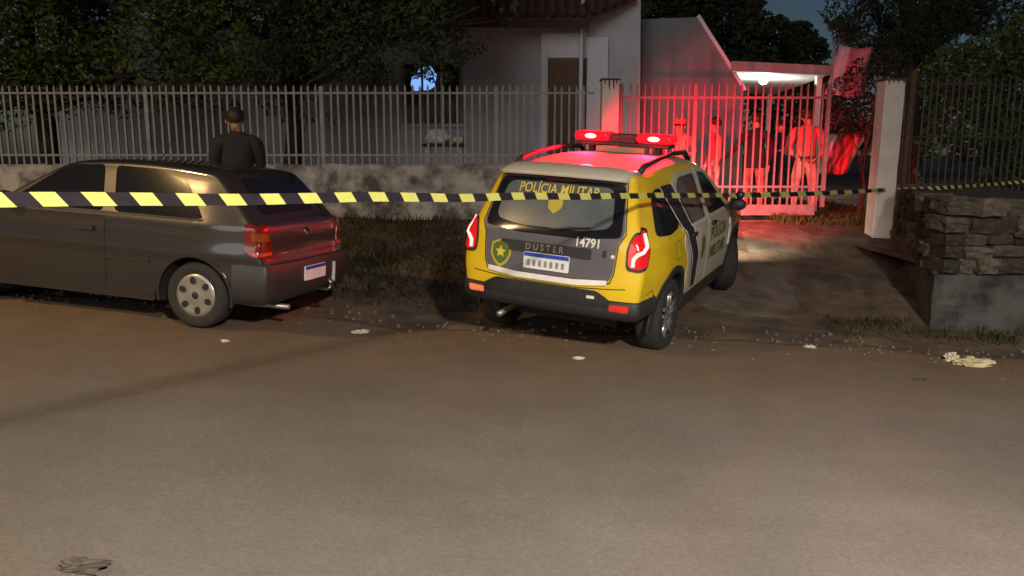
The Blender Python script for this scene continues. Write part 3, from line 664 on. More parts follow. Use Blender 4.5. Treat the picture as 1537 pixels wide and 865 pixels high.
# ------------------------------------------------------------------ front fence on its low wall, gate, pillars
FY = 13.0
M_PLAST = mat('old_plaster', (.50, .475, .45), (.11, .10, .09), 2.6, .9, bump=.7, bscale=12, detail=12, lo=.38, hi=.60)
M_IRON = mat('fence_paint', (.33, .33, .345), (.19, .185, .19), 8, .6)
M_PILL = mat('pillar_paint', (.74, .66, .60), (.60, .52, .46), 3, .85, bump=.3, bscale=20, detail=9)
zt = at(600, 247, FY).z
def low_wall():
    xs = steps(-12.5, 1.3, -12.5, 1.3, .1, .1); V = []; Fc = []
    for i, x in enumerate(xs):
        b = gz(x, FY) - .25; n1 = .04 * noise.noise(Vector((x * 2.3, 0, 1))) + .025 * noise.noise(Vector((x * 9, 0, 1)))
        for (dy, z) in ((-.10, b), (-.10, b + .35), (-.085 + .02 * noise.noise(Vector((x * 3, 1, 1))), zt - .14), (-.10 + .02 * noise.noise(Vector((x * 6, 3, 1))), zt - .03 + n1 * .4), (-.05, zt + n1), (.08, zt + n1 * .6), (.10, zt - .05), (.10, b)): V.append((x, FY + dy, z))
    for i in range(len(xs) - 1):
        for k in range(7): Fc.append([i * 8 + k, i * 8 + k + 1, (i + 1) * 8 + k + 1, (i + 1) * 8 + k])
    Fc += [list(range(8)), list(range((len(xs) - 1) * 8, len(xs) * 8))[::-1]]
    o = fixn(mesh('low_wall', V, Fc, M_PLAST)); tag(o, 'stained and crumbling plastered low wall under the iron fence', 'wall'); return o
low_wall()
fence = empty('iron_fence', (0, FY, zt)); tag(fence, 'pale painted iron bar fence with pointed tips on the low wall', 'fence')
tipz = at(700, 124, FY).z - zt; r1 = at(700, 140, FY).z - zt; r0 = at(600, 233, FY).z - zt
def bar_mesh(h, wd=.015):
    b = MB(); b.box((-wd, -wd, 0), (wd, wd, h - .05)); b.add([(-wd, -wd, h - .05), (wd, -wd, h - .05), (wd, wd, h - .05), (-wd, wd, h - .05), (0, 0, h)], [[0, 1, 4], [1, 2, 4], [2, 3, 4], [3, 0, 4]]); return b
first = None; x = -11.6
while x < 1.22:
    if first is None: o = bar_mesh(tipz + .02).build('bar', M_IRON, fence); first = o
    else: o = first.copy(); COL.objects.link(o)
    o.location = (x + random.uniform(-.004, .004), 0, -.05 + random.uniform(-.008, .008)); o.rotation_euler = (random.uniform(-.01, .01), random.uniform(-.006, .006), 0)
    x += .118
for z in (r0, r1): MB().box((-11.7, -.022, z - .016), (1.3, -.016 + .0, z + .016)).build('rail', M_IRON, fence)
for x in (-8.6, -5.8, -3.02, -.25): MB().box((x - .03, -.03, -.1), (x + .03, .03, tipz - .06)).build('post', M_IRON, fence)

def pillar(p, h, wd, label, lean=0):
    r = empty('gate_pillar', p); tag(r, label, 'pillar', 'pillars of the gateway')
    V = []; n = 12
    for k in range(n + 1):
        z = -.3 + (h + .3) * k / n
        for (a, b) in ((-1, -1), (1, -1), (1, 1), (-1, 1)):
            V.append((a * wd / 2 + .006 * noise.noise(Vector((a, b, k * .9))) + lean * max(0, z), b * wd / 2 + .006 * noise.noise(Vector((a + 4, b, k * .9))), z))
    Fc = [[k * 4 + j, k * 4 + (j + 1) % 4, (k + 1) * 4 + (j + 1) % 4, (k + 1) * 4 + j] for k in range(n) for j in range(4)] + [[3, 2, 1, 0], [n * 4 + j for j in range(4)]]
    bevel(fixn(mesh('shaft', V, Fc, M_PILL, r)), .012)
    st = mat('drip_stain', (.05, .035, .028), (.09, .065, .05), 20, .9)
    for k in range(4):                                   # dark streaks run down from the top edge
        x = (-.36 + .24 * k + random.uniform(-.06, .06)) * wd; l = random.choice((.05, .07, .10, .16)); y = -wd / 2 - .009
        pts = [(x - .014, h - .005), (x + .014, h - .005), (x + .009, h - l * .6), (x + .002, h - l), (x - .008, h - l * .55)]
        mesh('drip_stain', [(a + lean * h, y, b) for a, b in pts], [list(range(5))], st, r)
    MB().box((-wd / 2 - .012 + lean * h, -wd / 2 - .012, h), (wd / 2 + .012 + lean * h, wd / 2 + .012, h + .03), .006).build('cap', mat('cap_dark', (.09, .075, .065), rough=.95), r)
    return r
lp = at(912, 300, FY - .05); lp.z = gz(lp.x, lp.y); pillar(lp, at(912, 122, FY).z - lp.z, .27, 'pink-lit square gate pillar between the fence and the gate')
RPY = 12.0
rp = at(1318, 345, RPY); rp.z = rp.z; pillar(rp, at(1332, 122, RPY).z - rp.z, .29, 'tall pale square gate pillar beside the rusty pipe and stone wall', .012)
rust = mat('rust', (.16, .075, .035), (.08, .04, .022), 9, .85, bump=.3)
pp = at(1349, 345, RPY + .05); pipe = MB().tube([(0, 0, -.35), (.01, 0, 1.1), (.045, 0, at(1352, 105, RPY).z - pp.z)], .045, 10).build('rusty_pipe', rust, None, True)
pipe.location = pp; tag(pipe, 'rusty brown upright pipe standing against the tall pale pillar', 'pipe')
# sliding gate, partly open
GY = FY - .02
gx0 = at(928, 200, GY).x; gx1 = at(1243, 200, GY).x; gzb = at(1160, 322, GY).z
gate = empty('sliding_gate', ((gx0 + gx1) / 2, GY, gzb)); tag(gate, 'pale iron bar sliding gate with solid bottom plate, slid partly open', 'gate')
gx = gate.location.x; M_GATE = mat('gate_paint', (.20, .185, .18), (.13, .115, .11), 9, .55)
gt = at(1100, 124, GY).z - gzb; gr = at(1100, 147, GY).z - gzb; gpl = at(1100, 310, GY).z - gzb
first = None; x = gx0 + .06
while x < gx1 - .02:
    if first is None: o = bar_mesh(gt - .06, .0125).build('bar', M_GATE, gate); first = o
    else: o = first.copy(); COL.objects.link(o)
    o.location = (x - gx, 0, .06); o.rotation_euler = (random.uniform(-.008, .008), random.uniform(-.006, .006), 0); x += .117
MB().box((gx0 - gx, -.03, gr - .02), (gx1 - gx, -.02, gr + .02)).build('rail', M_GATE, gate)
MB().box((gx0 - gx, -.03, gpl + .30), (gx1 - gx, -.02, gpl + .335)).build('rail', M_GATE, gate)
MB().box((gx0 - gx, -.045, -.01), (at(1222, 300, GY).x - gx, -.022, gpl + .03)).build('bottom_plate', M_GATE, gate)
for px in (930, 1041, 1240): MB().box((at(px, 200, GY).x - gx - .028, -.05, .0 if px != 1240 else .12), (at(px, 200, GY).x - gx + .028, -.019 + .03, gt - .02)).build('upright', M_GATE, gate)
for px in (1000, 1180): MB().lathe([(0, -.02), (.05, -.02), (.05, .02), (0, .02)], 16, 'Y', (at(px, 300, GY).x - gx, -.0, -.045)).build('roller', M_GALV, gate)
tr = MB().box((gx0 - .4, GY - .03, gzb - .14), (gx1 + .3, GY + .03, gzb - .095)).build('gate_track', mat('track', (.10, .07, .05), rough=.8)); tr['kind'] = 'structure'
# concrete apron patches on the drive
M_CONC = mat('worn_concrete', (.20, .16, .125), (.085, .062, .044), 3.2, .9, bump=.6, bscale=16, detail=9)
def slab(pxs, name, lab, m=M_CONC):
    pts = [gpt(*p) for p in pxs]; c = sum(pts, Vector()) / len(pts); n = len(pts); B = densify([(p.x, p.y) for p in pts], .12, .25); V = []; rings = 8; k = len(B)
    for i in range(rings + 1):
        for q, (a, b) in enumerate(B):
            j = 1 + .10 * noise.noise(Vector((a * 2.5, b * 2.5, 1))) + .05 * noise.noise(Vector((a * 9, b * 9, 1))); t = (1 - i / rings) * j
            x, y = c.x + (a - c.x) * t, c.y + (b - c.y) * t; V.append((x, y, gz(x, y) + (.016 if i else -.01)))
    Fc = [[i * k + q, i * k + (q + 1) % k, (i + 1) * k + (q + 1) % k, (i + 1) * k + q] for i in range(rings) for q in range(k)]
    o = mesh(name, V, Fc, m, None, True); o['kind'] = 'structure'; o['label'] = lab; return o
slab([(1035, 432), (1075, 395), (1150, 392), (1190, 425), (1215, 478), (1120, 478), (1040, 462)], 'drive_slab', 'worn concrete patch beside the police car')
slab([(1112, 345), (1180, 338), (1225, 350), (1215, 378), (1120, 382)], 'drive_slab', 'worn concrete patch below the gate')

# ------------------------------------------------------------------ stone retaining wall on the right
A = Vector((4.66, 8.72, 0)); B_ = Vector((5.78, 12.15, 0)); C_ = Vector((11.5, 8.85, 0))
M_BASE = mat('stained_render', (.092, .09, .085), (.025, .025, .024), 2.2, .92, bump=.9, bscale=9, detail=12, lo=.40, hi=.58)
M_STONE = [mat('stone%d' % k, c, tuple(q * .4 for q in c), 3.2, .95, bump=1.0, bscale=16, detail=8) for k, c in enumerate([(.13, .107, .084), (.095, .078, .062), (.19, .158, .126), (.07, .055, .043)])]
z_base = gz(4.8, 8.7) ; z_led = at(1400, 412, 8.72).z; z_top = at(1400, 304, 8.72).z
rw = empty('retaining_wall', (A.x, A.y, gz(A.x, A.y))); tag(rw, 'rough stone retaining wall on a stained rendered base by the rusty pipe', 'wall')
def loc(v): return Vector(v) - rw.location
d1 = (C_ - A).normalized(); d2 = (B_ - A).normalized(); inn = Vector((.35, .94, 0))
def wedge(z0, z1, o1, o2, name, m, jit=0):
    a = A + Vector((-o2, -o1, 0)); c = C_ + Vector((0, -o1, 0)); b = B_ + Vector((-o2, 0, 0)); e = Vector((C_.x, B_.y, 0))
    poly = [loc((p.x, p.y, z0)) for p in (a, c, e, b)]
    return MB().prism(poly, (0, 0, z1 - z0)).build(name, m, rw)
base = wedge(gz(11.5, 8.8) - .4, z_led, 0, 0, 'rendered_base', M_BASE); bevel(base, .03, 3)
md = base.modifiers.new('s', 'SUBSURF'); md.subdivision_type = 'SIMPLE'; md.levels = md.render_levels = 4
tx = bpy.data.textures.new('clouds_wall', 'CLOUDS'); tx.noise_scale = .22; md = base.modifiers.new('d', 'DISPLACE'); md.texture = tx; md.strength = .05; md.mid_level = .5
wedge(z_led - .005, z_led + .035, -.04, .0, 'ledge', mat('ledge_dark', (.05, .045, .04), rough=.95))
core = wedge(z_led + .03, z_top - .06, -.14, -.10, 'mortar_core', mat('mortar', (.10, .082, .065), (.07, .055, .045), 6, .95, bump=.6))
def stone_proto(m, sd):
    rnd = random.Random(sd); b = MB(); n = 4
    bm = bmesh.new(); bmesh.ops.create_cube(bm, size=1); bmesh.ops.subdivide_edges(bm, edges=bm.edges, cuts=3, use_grid_fill=True)
    for v_ in bm.verts:
        p = v_.co; k = p.length; p *= (1 - .12 * max(0, k - .6)); q = noise.noise_vector(p * 2.6 + Vector((sd * 7.3, 0, 0))); p += Vector((q.x * .13, q.y * .16, q.z * .15))
    me = bpy.data.meshes.new('stone'); bm.to_mesh(me); bm.free(); me.materials.append(m); return me
SPR = [stone_proto(M_STONE[k % 4], k) for k in range(12)]
def put(p, dims, yaw):
    q = bpy.data.objects.new('stone', random.choice(SPR)); COL.objects.link(q); q.parent = rw; q.location = loc(p); q.scale = dims; q.rotation_euler = (random.uniform(-.07, .07), random.uniform(-.06, .06), yaw)
def course(P0, dr, n_, L, z, h, lim):
    t = random.uniform(.0, .1)
    while t < L:
        w_ = random.uniform(.13, .34) * (1.15 if h > .18 else 1); hh = h * random.uniform(.8, 1.12); p = P0 + dr * (t + w_ / 2) + n_ * (.13 + random.uniform(-.045, .05))
        if random.random() < .22 and h > .13:
            for e in (-.25, .25): put((p.x, p.y, z + e * h), (w_ * 1.02, .34, hh * .52), math.atan2(dr.y, dr.x) + random.uniform(-.05, .05))
        else: put((p.x, p.y, z + random.uniform(-.015, .015)), (w_ * 1.05, .34, hh), math.atan2(dr.y, dr.x) + random.uniform(-.07, .07))
        t += w_ + .008
z = z_led + .03
while z < z_top - .05:
    h = random.uniform(.13, .23); course(A, d1, Vector((0, 1, 0)), 4.4, z + h / 2, h, 0); course(A + d2 * .25, d2, Vector((1, -.34, 0)), 2.9, z + h / 2, h, 0); z += h * .98
x = A.x + .2
while x < 9:
    put((x, A.y + .24, z_top + random.uniform(-.05, .01)), (random.uniform(.15, .35), .4, random.uniform(.07, .15)), random.uniform(-.4, .4)); x += random.uniform(.2, .5)
terr = sheet('terrace_soil', [A.x + .25 + .5 * k for k in range(14)], [A.y + .3 + .5 * k for k in range(14)], lambda x, y: (z_top - .08 + .05 * noise.noise(Vector((x, y, 0)))) if x > A.x + .2 + (y - A.y) * .34 else z_led, M_DIRT)
terr['label'] = 'raised soil behind the stone wall'
# wire-bar fence over the stone wall
F0 = Vector((rp.x + .32, RPY + .2, 0)); F1 = Vector((11.6, 13.9, 0)); fz = z_top - .15
rf_ = empty('iron_fence', (F0.x, F0.y, fz)); tag(rf_, 'thin dark iron bar fence overgrown by shrubs above the stone wall', 'fence')
M_IR2 = mat('dark_iron', (.10, .092, .085), (.06, .05, .045), 8, .6); dF = (F1 - F0); L_ = dF.length; dF.normalize(); hF = at(1400, 112, 12.4).z - fz
first = None; t = .08
while t < L_:
    if first is None: o = bar_mesh(hF, .010).build('bar', M_IR2, rf_); first = o
    else: o = first.copy(); COL.objects.link(o)
    o.location = dF * t + Vector((0, 0, 0)); o.rotation_euler = (random.uniform(-.015, .015), random.uniform(-.015, .015), 0); t += .135
rz = at(1400, 206, 12.4).z - fz
for z in (rz, hF - .14): MB().tube([(0, -.02, z), tuple(dF * L_ + Vector((0, -.02, z)))], .012, 6).build('rail', M_IR2, rf_)
qp = at(1536, 300, 13.4); post = MB().box((-.035, -.035, -.6), (.035, .035, at(1536, 195, 13.1).z - qp.z)).build('fence_post', M_IRON); post.location = (qp.x, 13.05, qp.z); tag(post, 'short pale square post at the end of the far barrier tape', 'post')

# ------------------------------------------------------------------ house
HY = 18.0
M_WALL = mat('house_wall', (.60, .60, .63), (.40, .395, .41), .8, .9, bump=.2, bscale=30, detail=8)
M_WHT = mat('white_trim', (.80, .80, .84), (.72, .72, .77), 2, .75)
M_ROOF = mat('roof_tile', (.10, .04, .032), (.06, .026, .022), 5, .9)
def P3(px, py, Y): return at(px, py, Y)
house = empty('house', (P3(840, 250, HY).x, HY, gz(1, HY))); tag(house, 'pale rendered house with brown door and dark red tiled eave', 'house')
def hl(p): return Vector(p) - house.location
gzh = gz(0, HY) - .3
def wallpoly(name, pxs, Y, depth, m, parent=house):
    pts = [hl((P3(a, b, Y).x, Y, P3(a, b, Y).z if b is not None else gzh)) if b is not None else hl((P3(a, 250, Y).x, Y, gzh)) for a, b in pxs]
    return MB().prism(pts, (0, depth, 0)).build(name, m, parent)
wallpoly('wall', [(60, None), (882, None), (882, 30), (60, 30)], HY, 6, M_WALL)
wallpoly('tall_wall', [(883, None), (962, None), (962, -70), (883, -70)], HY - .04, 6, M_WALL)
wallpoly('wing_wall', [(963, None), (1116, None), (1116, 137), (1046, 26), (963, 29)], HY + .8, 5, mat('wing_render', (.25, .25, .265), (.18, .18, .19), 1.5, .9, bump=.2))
a, b = P3(1046, 25, HY + .7), P3(1117, 137, HY + .7)
MB().prism([hl(a), hl(b), hl(b + Vector((.06, 0, .05))), hl(a + Vector((.06, 0, .05)))], (0, 5, 0)).build('verge_trim', M_WHT, house)
# roof
e0, e1, e2 = P3(420, 32, HY - .7), P3(881, 32, HY - .7), P3(955, 2, HY - .25); t0, t1 = P3(420, -90, HY + 3), P3(975, -90, HY + 3)
MB().prism([hl(e0), hl(e1), hl(e2), hl(t1), hl(t0)], (0, .0, .12)).build('roof', M_ROOF, house)
rowx = e0.x
while rowx < e1.x + .9:                           # rolled tile courses running up the slope
    y0 = max(0, (rowx - e1.x) / max(.01, e2.x - e1.x)); p = e1.lerp(e2, min(1, y0)) if y0 > 0 else Vector((rowx, e0.y, e0.z)); q = Vector((rowx, t0.y, t0.z))
    MB().tube([hl((rowx, p.y - .03, p.z + .12)), hl((rowx, q.y, q.z + .12))], .075, 8).build('tile_course', M_ROOF, house, True); rowx += .21
MB().box(hl((e0.x, HY - .69, e0.z - .12)), hl((e1.x, HY - .66, e0.z - .004))).build('fascia', mat('fascia', (.06, .03, .028), rough=.8), house)
# porch surround, door, downpipe
for k, (p0, p1, t0_, b0) in enumerate(((812, 822, 50, None), (822.3, 880.7, 50, 87), (881, 912, 56, None))):
    xa, xb = P3(p0, 120, HY - .12).x, P3(p1, 120, HY - .12).x; zb = gzh if b0 is None else P3(840, b0, HY - .12).z
    MB().box(hl((xa, HY - .12, zb)), hl((xb, HY - .045, P3(840, t0_, HY - .12).z))).build('porch_surround', M_WHT, house)
M_DOOR = mat('door_wood', (.17, .075, .03), (.10, .045, .02), 7, .55)
d0, d1_ = P3(823, 90, HY - .06), P3(880, 90, HY - .06); dz = gz(1, HY)
door = MB().box(hl((d0.x, HY - .09, dz)), hl((d1_.x, HY - .03, d0.z))).build('door', M_DOOR, house); wdt = d1_.x - d0.x
for i in range(2):
    for j in range(3):
        xa = d0.x + wdt * (.1 + .42 * i); za = dz + .15 + j * (d0.z - dz - .2) / 3
        o = MB().box(hl((xa, HY - .105, za)), hl((xa + wdt * .38, HY - .091, za + (d0.z - dz) * .26))).build('door_panel', M_DOOR, door); bevel(o, .01)
MB().blob(hl((d1_.x - .3, HY - .14, dz + 1.0)), (.03, .03, .03), 1, 0).build('door_knob', M_GALV, door)
dp = P3(873, 48, HY - .3); MB().tube([hl((dp.x, HY - .3, dz)), hl((dp.x, HY - .3, dp.z + .5))], .045, 10).build('downpipe', M_WHT, house, True)
MB().tube([hl((dp.x, HY - .3, dp.z + .5)), hl((dp.x, HY - .7, dp.z + .62))], .04, 8).build('downpipe_elbow', M_WHT, house, True)
# window with a bluish lit blind in one pane
wz0, wz1 = P3(650, 186, HY).z, P3(650, 96, HY).z
wx0, wx1 = P3(606, 150, HY).x, P3(692, 150, HY).x
wn = MB().box(hl((wx0, HY - .03, wz0)), hl((wx1, HY - .012, wz1))).build('window', mat('window_dark', (.012, .012, .014), rough=.1), house)
for k in range(4):
    x = wx0 + (wx1 - wx0) * k / 3; MB().box(hl((x - .025, HY - .07, wz0)), hl((x + .025, HY - .031, wz1))).build('window_frame', M_WHT if k == 2 else M_IRON, wn)
blue = mat('blue_lit_blind', (.2, .3, .6), (.1, .18, .5), 5, .6, emit=(.22, .42, 1.0), estr=1.1)
for (cx_, cy_, rx_, ry_) in ((640, 117, 15, 19), (625, 124, 8, 13)):
    pts = [P3(cx_ + rx_ * math.cos(R(t_)) * (1 + .12 * math.sin(t_ * .21)), cy_ + ry_ * math.sin(R(t_)), HY - .05) for t_ in range(0, 360, 20)]
    MB().prism([hl((p.x, HY - .05 - .004 * (cx_ < 630), p.z)) for p in pts], (0, .015, 0)).build('lit_pane', blue, wn)
MB().box(hl((wx0 - .1, HY - .12, wz0 - .08)), hl((wx1 + .1, HY - .003, wz0 - .003))).build('window_sill', M_WALL, house)
# painted scrawl
SCR = [[(703, 128), (698, 140), (692, 156), (704, 154), (709, 140), (710, 126)], [(712, 152), (714, 132), (719, 145), (722, 126), (720, 153)], [(724, 156), (729, 130), (733, 114), (739, 132), (742, 150)], [(728, 137), (740, 136)], [(745, 121), (744, 150), (756, 148)], [(745, 134), (754, 133)], [(752, 121), (745, 121)], [(755, 152), (758, 125), (760, 110), (764, 125), (768, 149)], [(757, 134), (767, 134)], [(692, 170), (700, 178), (704, 182), (710, 172)], [(716, 156), (740, 153), (770, 150)]]
PM = mat('scrawl_paint', (.62, .66, .66), (.42, .45, .45), 6, .8)
for L in SCR:
    fnp = lambda a, b, o: hl((P3(a, b, HY).x, HY - .006 - random.random() * .003, P3(a, b, HY).z))
    ribbon('painted_scrawl', fnp, L, 4.0, PM, house, 0, d=4)
# plinth band along the wall
MB().box(hl((P3(62, 0, HY).x, HY - .04, dz - .2)), hl((P3(810, 0, HY).x, HY - .004, dz + .35))).build('plinth', mat('plinth', (.15, .14, .135), (.1, .09, .09), 2, .9), house)
# carport with ceiling lamp
KY = 18.3
cp = empty('carport', (6.2, KY, gz(6.2, KY))); tag(cp, 'flat white carport roof lit from beneath behind the gate', 'carport')
zc = at(1120, 106, KY).z; xl, xr = at(1100, 106, KY).x, at(1243, 120, KY).x
MW = mat('carport_white', (.72, .72, .70), (.66, .66, .64), 3, .8)
pts = [(xl, KY, zc), (xr, KY, zc - .10), (xr + .9, KY + 6.5, zc - .10), (xl + 1.1, KY + 6.5, zc)]
MB().prism([Vector(p) - cp.location for p in pts], (0, 0, .10)).build('roof_slab', MW, cp)
MB().prism([Vector(p) - cp.location for p in ((xl - .05, KY - .05, zc - .01), (xr + .05, KY - .05, zc - .11), (xr + .05, KY - .05, zc + .10), (xl - .05, KY - .05, zc + .20))], (0, .04, 0)).build('fascia', mat('carport_fascia', (.30, .30, .31), rough=.7), cp)
for (x, y) in ((xr - .1, KY + .3), (xr + .6, KY + 6)): MB().box(Vector((x - .06, y - .06, gz(x, y) - .2)) - cp.location, Vector((x + .06, y + .06, zc - .1)) - cp.location).build('post', MW, cp)
lpz = at(1146, 118, KY + 1.2); la = empty('ceiling_lamp', (lpz.x, KY + 1.2, zc - .02)); tag(la, 'bright round white lamp under the carport roof', 'lamp')
MB().lathe([(0, .0), (.09, .0), (.09, -.03), (.06, -.05)], 18).build('lamp_base', MW, la, True)
MB().blob((0, 0, -.09), (.11, .11, .10), 2, 0).build('bulb', mat('bulb', (1, 1, .95), emit=(1, .95, .82), estr=40), la, True)
l = bpy.data.lights.new('ceiling_light', 'POINT'); l.energy = 110; l.color = (1, .95, .84); l.shadow_soft_size = .12; lo = bpy.data.objects.new('ceiling_light', l); COL.objects.link(lo); lo.parent = la; lo.location = (0, 0, -.3)

# table in the yard with a white sack and a pale bundle
ty = 13.9; tc_ = at(667, 216, ty)
tb = empty('garden_table', (tc_.x, ty, gz(tc_.x, ty))); tag(tb, 'small dark board table behind the fence carrying a white sack', 'table')
hz = tc_.z - tb.location.z
MB().box((-.36, -.25, hz - .05), (.36, .25, hz), .006).build('table_top', mat('dark_board', (.045, .035, .025), rough=.85), tb)
for sx in (-.28, .28):
    for sy in (-.18, .18): MB().box((sx - .03, sy - .03, -.05), (sx + .03, sy + .03, hz - .05)).build('leg', M_WALL, tb)
sack = MB().blob((0, 0, .11), (.21, .16, .15), 3, .35, 1.6, 3); sack.v = [(a, b, max(0, c)) for a, b, c in sack.v]
s1 = sack.build('sack', mat('sack_white', (.72, .69, .66), (.6, .57, .54), 4, .8), None, True); s1.location = (tc_.x - .10, ty, tc_.z); tag(s1, 'bulging white sack lying on the small dark table', 'sack')
bn = MB().blob((0, 0, .06), (.10, .09, .085), 3, .5, 2.2, 9); bn.v = [(a, b, max(0, c)) for a, b, c in bn.v]
s2 = bn.build('bundle', mat('bundle_pale', (.6, .6, .45), (.45, .45, .33), 5, .8), None, True); s2.location = (tc_.x + .24, ty, tc_.z); tag(s2, 'small pale bundle beside the white sack on the table', 'bundle')

# ------------------------------------------------------------------ red and white tarpaulins beside the gate
def cloth(name, quad, folds, m, label, amp=.05, stripes=None):
    nx_, ny_ = 28, 14; a, b, c, d = [Vector(q) for q in quad]; V = []; mi = []
    for j in range(ny_ + 1):
        for i in range(nx_ + 1):
            s, t = i / nx_, j / ny_; p = (a.lerp(b, s)).lerp(d.lerp(c, s), t)
            V.append(p + Vector((.3 * amp * math.sin(t * 5 + s * 9), amp * math.sin(s * folds * 6.28 + t * 1.5) * (.4 + t) + .03 * noise.noise(Vector((s * 5, t * 5, 0))), -.06 * math.sin(s * math.pi) * (1 - t))))
    Fc = []
    for j in range(ny_):
        for i in range(nx_):
            Fc.append([j * (nx_ + 1) + i, j * (nx_ + 1) + i + 1, (j + 1) * (nx_ + 1) + i + 1, (j + 1) * (nx_ + 1) + i]); mi.append(stripes(i / nx_) if stripes else 0)
    o = mesh(name, V, Fc, m, None, True, mi); md = o.modifiers.new('t', 'SOLIDIFY'); md.thickness = .004; tag(o, label, 'tarpaulin'); return o
M_TR = mat('tarp_red', (.62, .05, .07), (.5, .035, .05), 4, .6); M_TW = mat('tarp_white', (.72, .68, .62), (.6, .56, .5), 4, .6); M_TP = mat('tarp_pink', (.70, .17, .20), (.58, .12, .15), 4, .6); M_TL = mat('tarp_lilac', (.52, .36, .42), rough=.6)
TY = 14.6
def tq(l, Y=TY): return [at(a, b, Y) for a, b in l]
cloth('tarpaulin', tq([(1222, 200), (1310, 191), (1272, 262), (1204, 262)]), 3, [M_TW, M_TR], 'white and red tarpaulin hanging low between gate and pale pillar', .06, lambda s: 1 if .42 < s < .88 else 0)
cloth('tarpaulin', tq([(1260, 66), (1310, 70), (1298, 150), (1241, 142)], 15.3), 2, [M_TL, M_TP], 'faded pink tarpaulin strung high behind the dark shrub', .05, lambda s: 0 if s < .3 else 1)
for px, y, top, lab in ((1240, 15.35, 62, 'slim pale pole holding the edge of the pink tarpaulin'), (1311, 14.65, 180, 'slim pale pole holding the end of the white and red tarpaulin')):
    p = at(px, 250, y); o = MB().tube([(0, 0, 0), (0, 0, at(px, top, y).z - gz(p.x, y))], .02, 8).build('tarp_pole', M_IRON, None, True); o.location = (p.x, y, gz(p.x, y)); tag(o, lab, 'pole')

# ------------------------------------------------------------------ barrier tapes
M_TY = mat('tape_yellow', (.70, .71, .20), (.62, .63, .15), 30, .35, spec=.6); M_TB = mat('tape_black', (.022, .018, .026), (.03, .025, .035), 30, .3, spec=.7)
def tape(p0, p1, sag, wd, per, label, twist=0.0, shear=.9):
    p0, p1 = Vector(p0), Vector(p1); L = (p1 - p0).length; d = (p1 - p0); s = 0.0; cuts = [0.0]; k = 0
    while s < L:
        s += per(s / L) * .5; cuts.append(min(s, L))
    def pt(t, e):
        t = min(1, max(0, t)); p = p0.lerp(p1, t); p.z -= sag * 4 * t * (1 - t); fl = .012 * noise.noise(Vector((t * 9, 0, 2))); p.z += .008 * noise.noise(Vector((t * 16, 3, 2)))
        tw = twist * math.sin(t * 7 + 1); side = Vector((-d.y, d.x, 0)).normalized()
        return p + (Vector((0, 0, 1)) * math.cos(tw) + side * math.sin(tw)) * (e * wd / 2) + side * fl
    V = []; Fc = []; mi = []
    for i in range(len(cuts) - 1):
        sub = 3
        for q in range(sub):
            a = cuts[i] + (cuts[i + 1] - cuts[i]) * q / sub; b = cuts[i] + (cuts[i + 1] - cuts[i]) * (q + 1) / sub; n0 = len(V); h = wd * shear / 2
            V += [pt((a + h) / L, -1), pt((b + h) / L, -1), pt((b - h) / L, 1), pt((a - h) / L, 1)]; Fc.append([n0, n0 + 1, n0 + 2, n0 + 3]); mi.append(i % 2)
    o = mesh('barrier_tape', V, Fc, [M_TY, M_TB], None, False, mi); tag(o, label, 'barrier tape', 'yellow and black barrier tapes'); return o
mw = pcar.matrix_world.copy(); mp = mw @ Vector((2.0, -1.06, 1.13))
tdir = Vector((.515, .857, 0)); z100 = at(100, 302, 2.47).z
q0 = mp - tdir * 11.5; tt = 7.33 / 11.5
mz = at(1088, 293, mp.y).z
q0.z = mz + (z100 - mz) / tt
def per1(t): y = q0.y + (mp.y - q0.y) * t; return max(.13, .16 + (y - 2.47) * .055)
tape(q0, (mp.x, mp.y, mz), .0, .043, per1, 'yellow and black barrier tape crossing the street to the police car mirror', .12)
pil = Vector((rp.x - .0, RPY - .17, at(1318, 284, RPY).z))
tape((mp.x, mp.y, mz), pil, .015, .055, lambda t: .46, 'yellow and black barrier tape from the police car mirror to the pale pillar', 0)
pil2 = Vector((rp.x + .16, RPY - .17, at(1335, 284, RPY).z))
tape(pil2, (post.location.x - .03, 12.98, at(1530, 270, 13.0).z), .02, .055, lambda t: .155, 'thin yellow and black barrier tape running along the shrubby fence', .5)
for p, lab in ((Vector((mp.x, mp.y, mz)), 'knot of barrier tape tied round the police car mirror'),):
    b = MB().blob((0, 0, 0), (.045, .04, .05), 2, .5, 3, 1); o = b.build('tape_knot', M_TB, None, True); o.location = p; tag(o, lab, 'tape knot')

# ------------------------------------------------------------------ foliage
def leaves(name, centers, n, size, m, parent, droop=0.0, seed=1, aspect=.45):
    rnd = random.Random(seed); V = []; Fc = []; tot = sum(a * b * c for _, (a, b, c) in centers)
    for c, (a, b, h) in centers:
        k = int(n * a * b * h / tot)
        for _ in range(k):
            while True:
                q = Vector((rnd.uniform(-1, 1), rnd.uniform(-1, 1), rnd.uniform(-1, 1)))
                if .15 < q.length < 1: break
            q *= q.length ** -.35; p = Vector((c[0] + q.x * a, c[1] + q.y * b, c[2] + q.z * h))
            if noise.noise(p * 1.1 + Vector((seed, 0, 0))) < -.18: continue
            d = Vector((rnd.gauss(0, 1), rnd.gauss(0, 1), rnd.gauss(0, .7) - droop)).normalized(); e = d.cross(Vector((rnd.gauss(0, 1), rnd.gauss(0, 1), rnd.gauss(0, 1)))).normalized()
            s = size * rnd.uniform(.6, 1.35); w_ = s * aspect; i = len(V)
            V += [p - d * s * .5, p + e * w_ * .5, p + d * s * .5, p - e * w_ * .5]; Fc.append([i, i + 1, i + 2, i + 3])
    return mesh(name, V, Fc, m, parent)
def leafmat(name, a, b, sc=1.2):
    m = mat(name, a, b, sc, .9, detail=3, spec=.12); return m
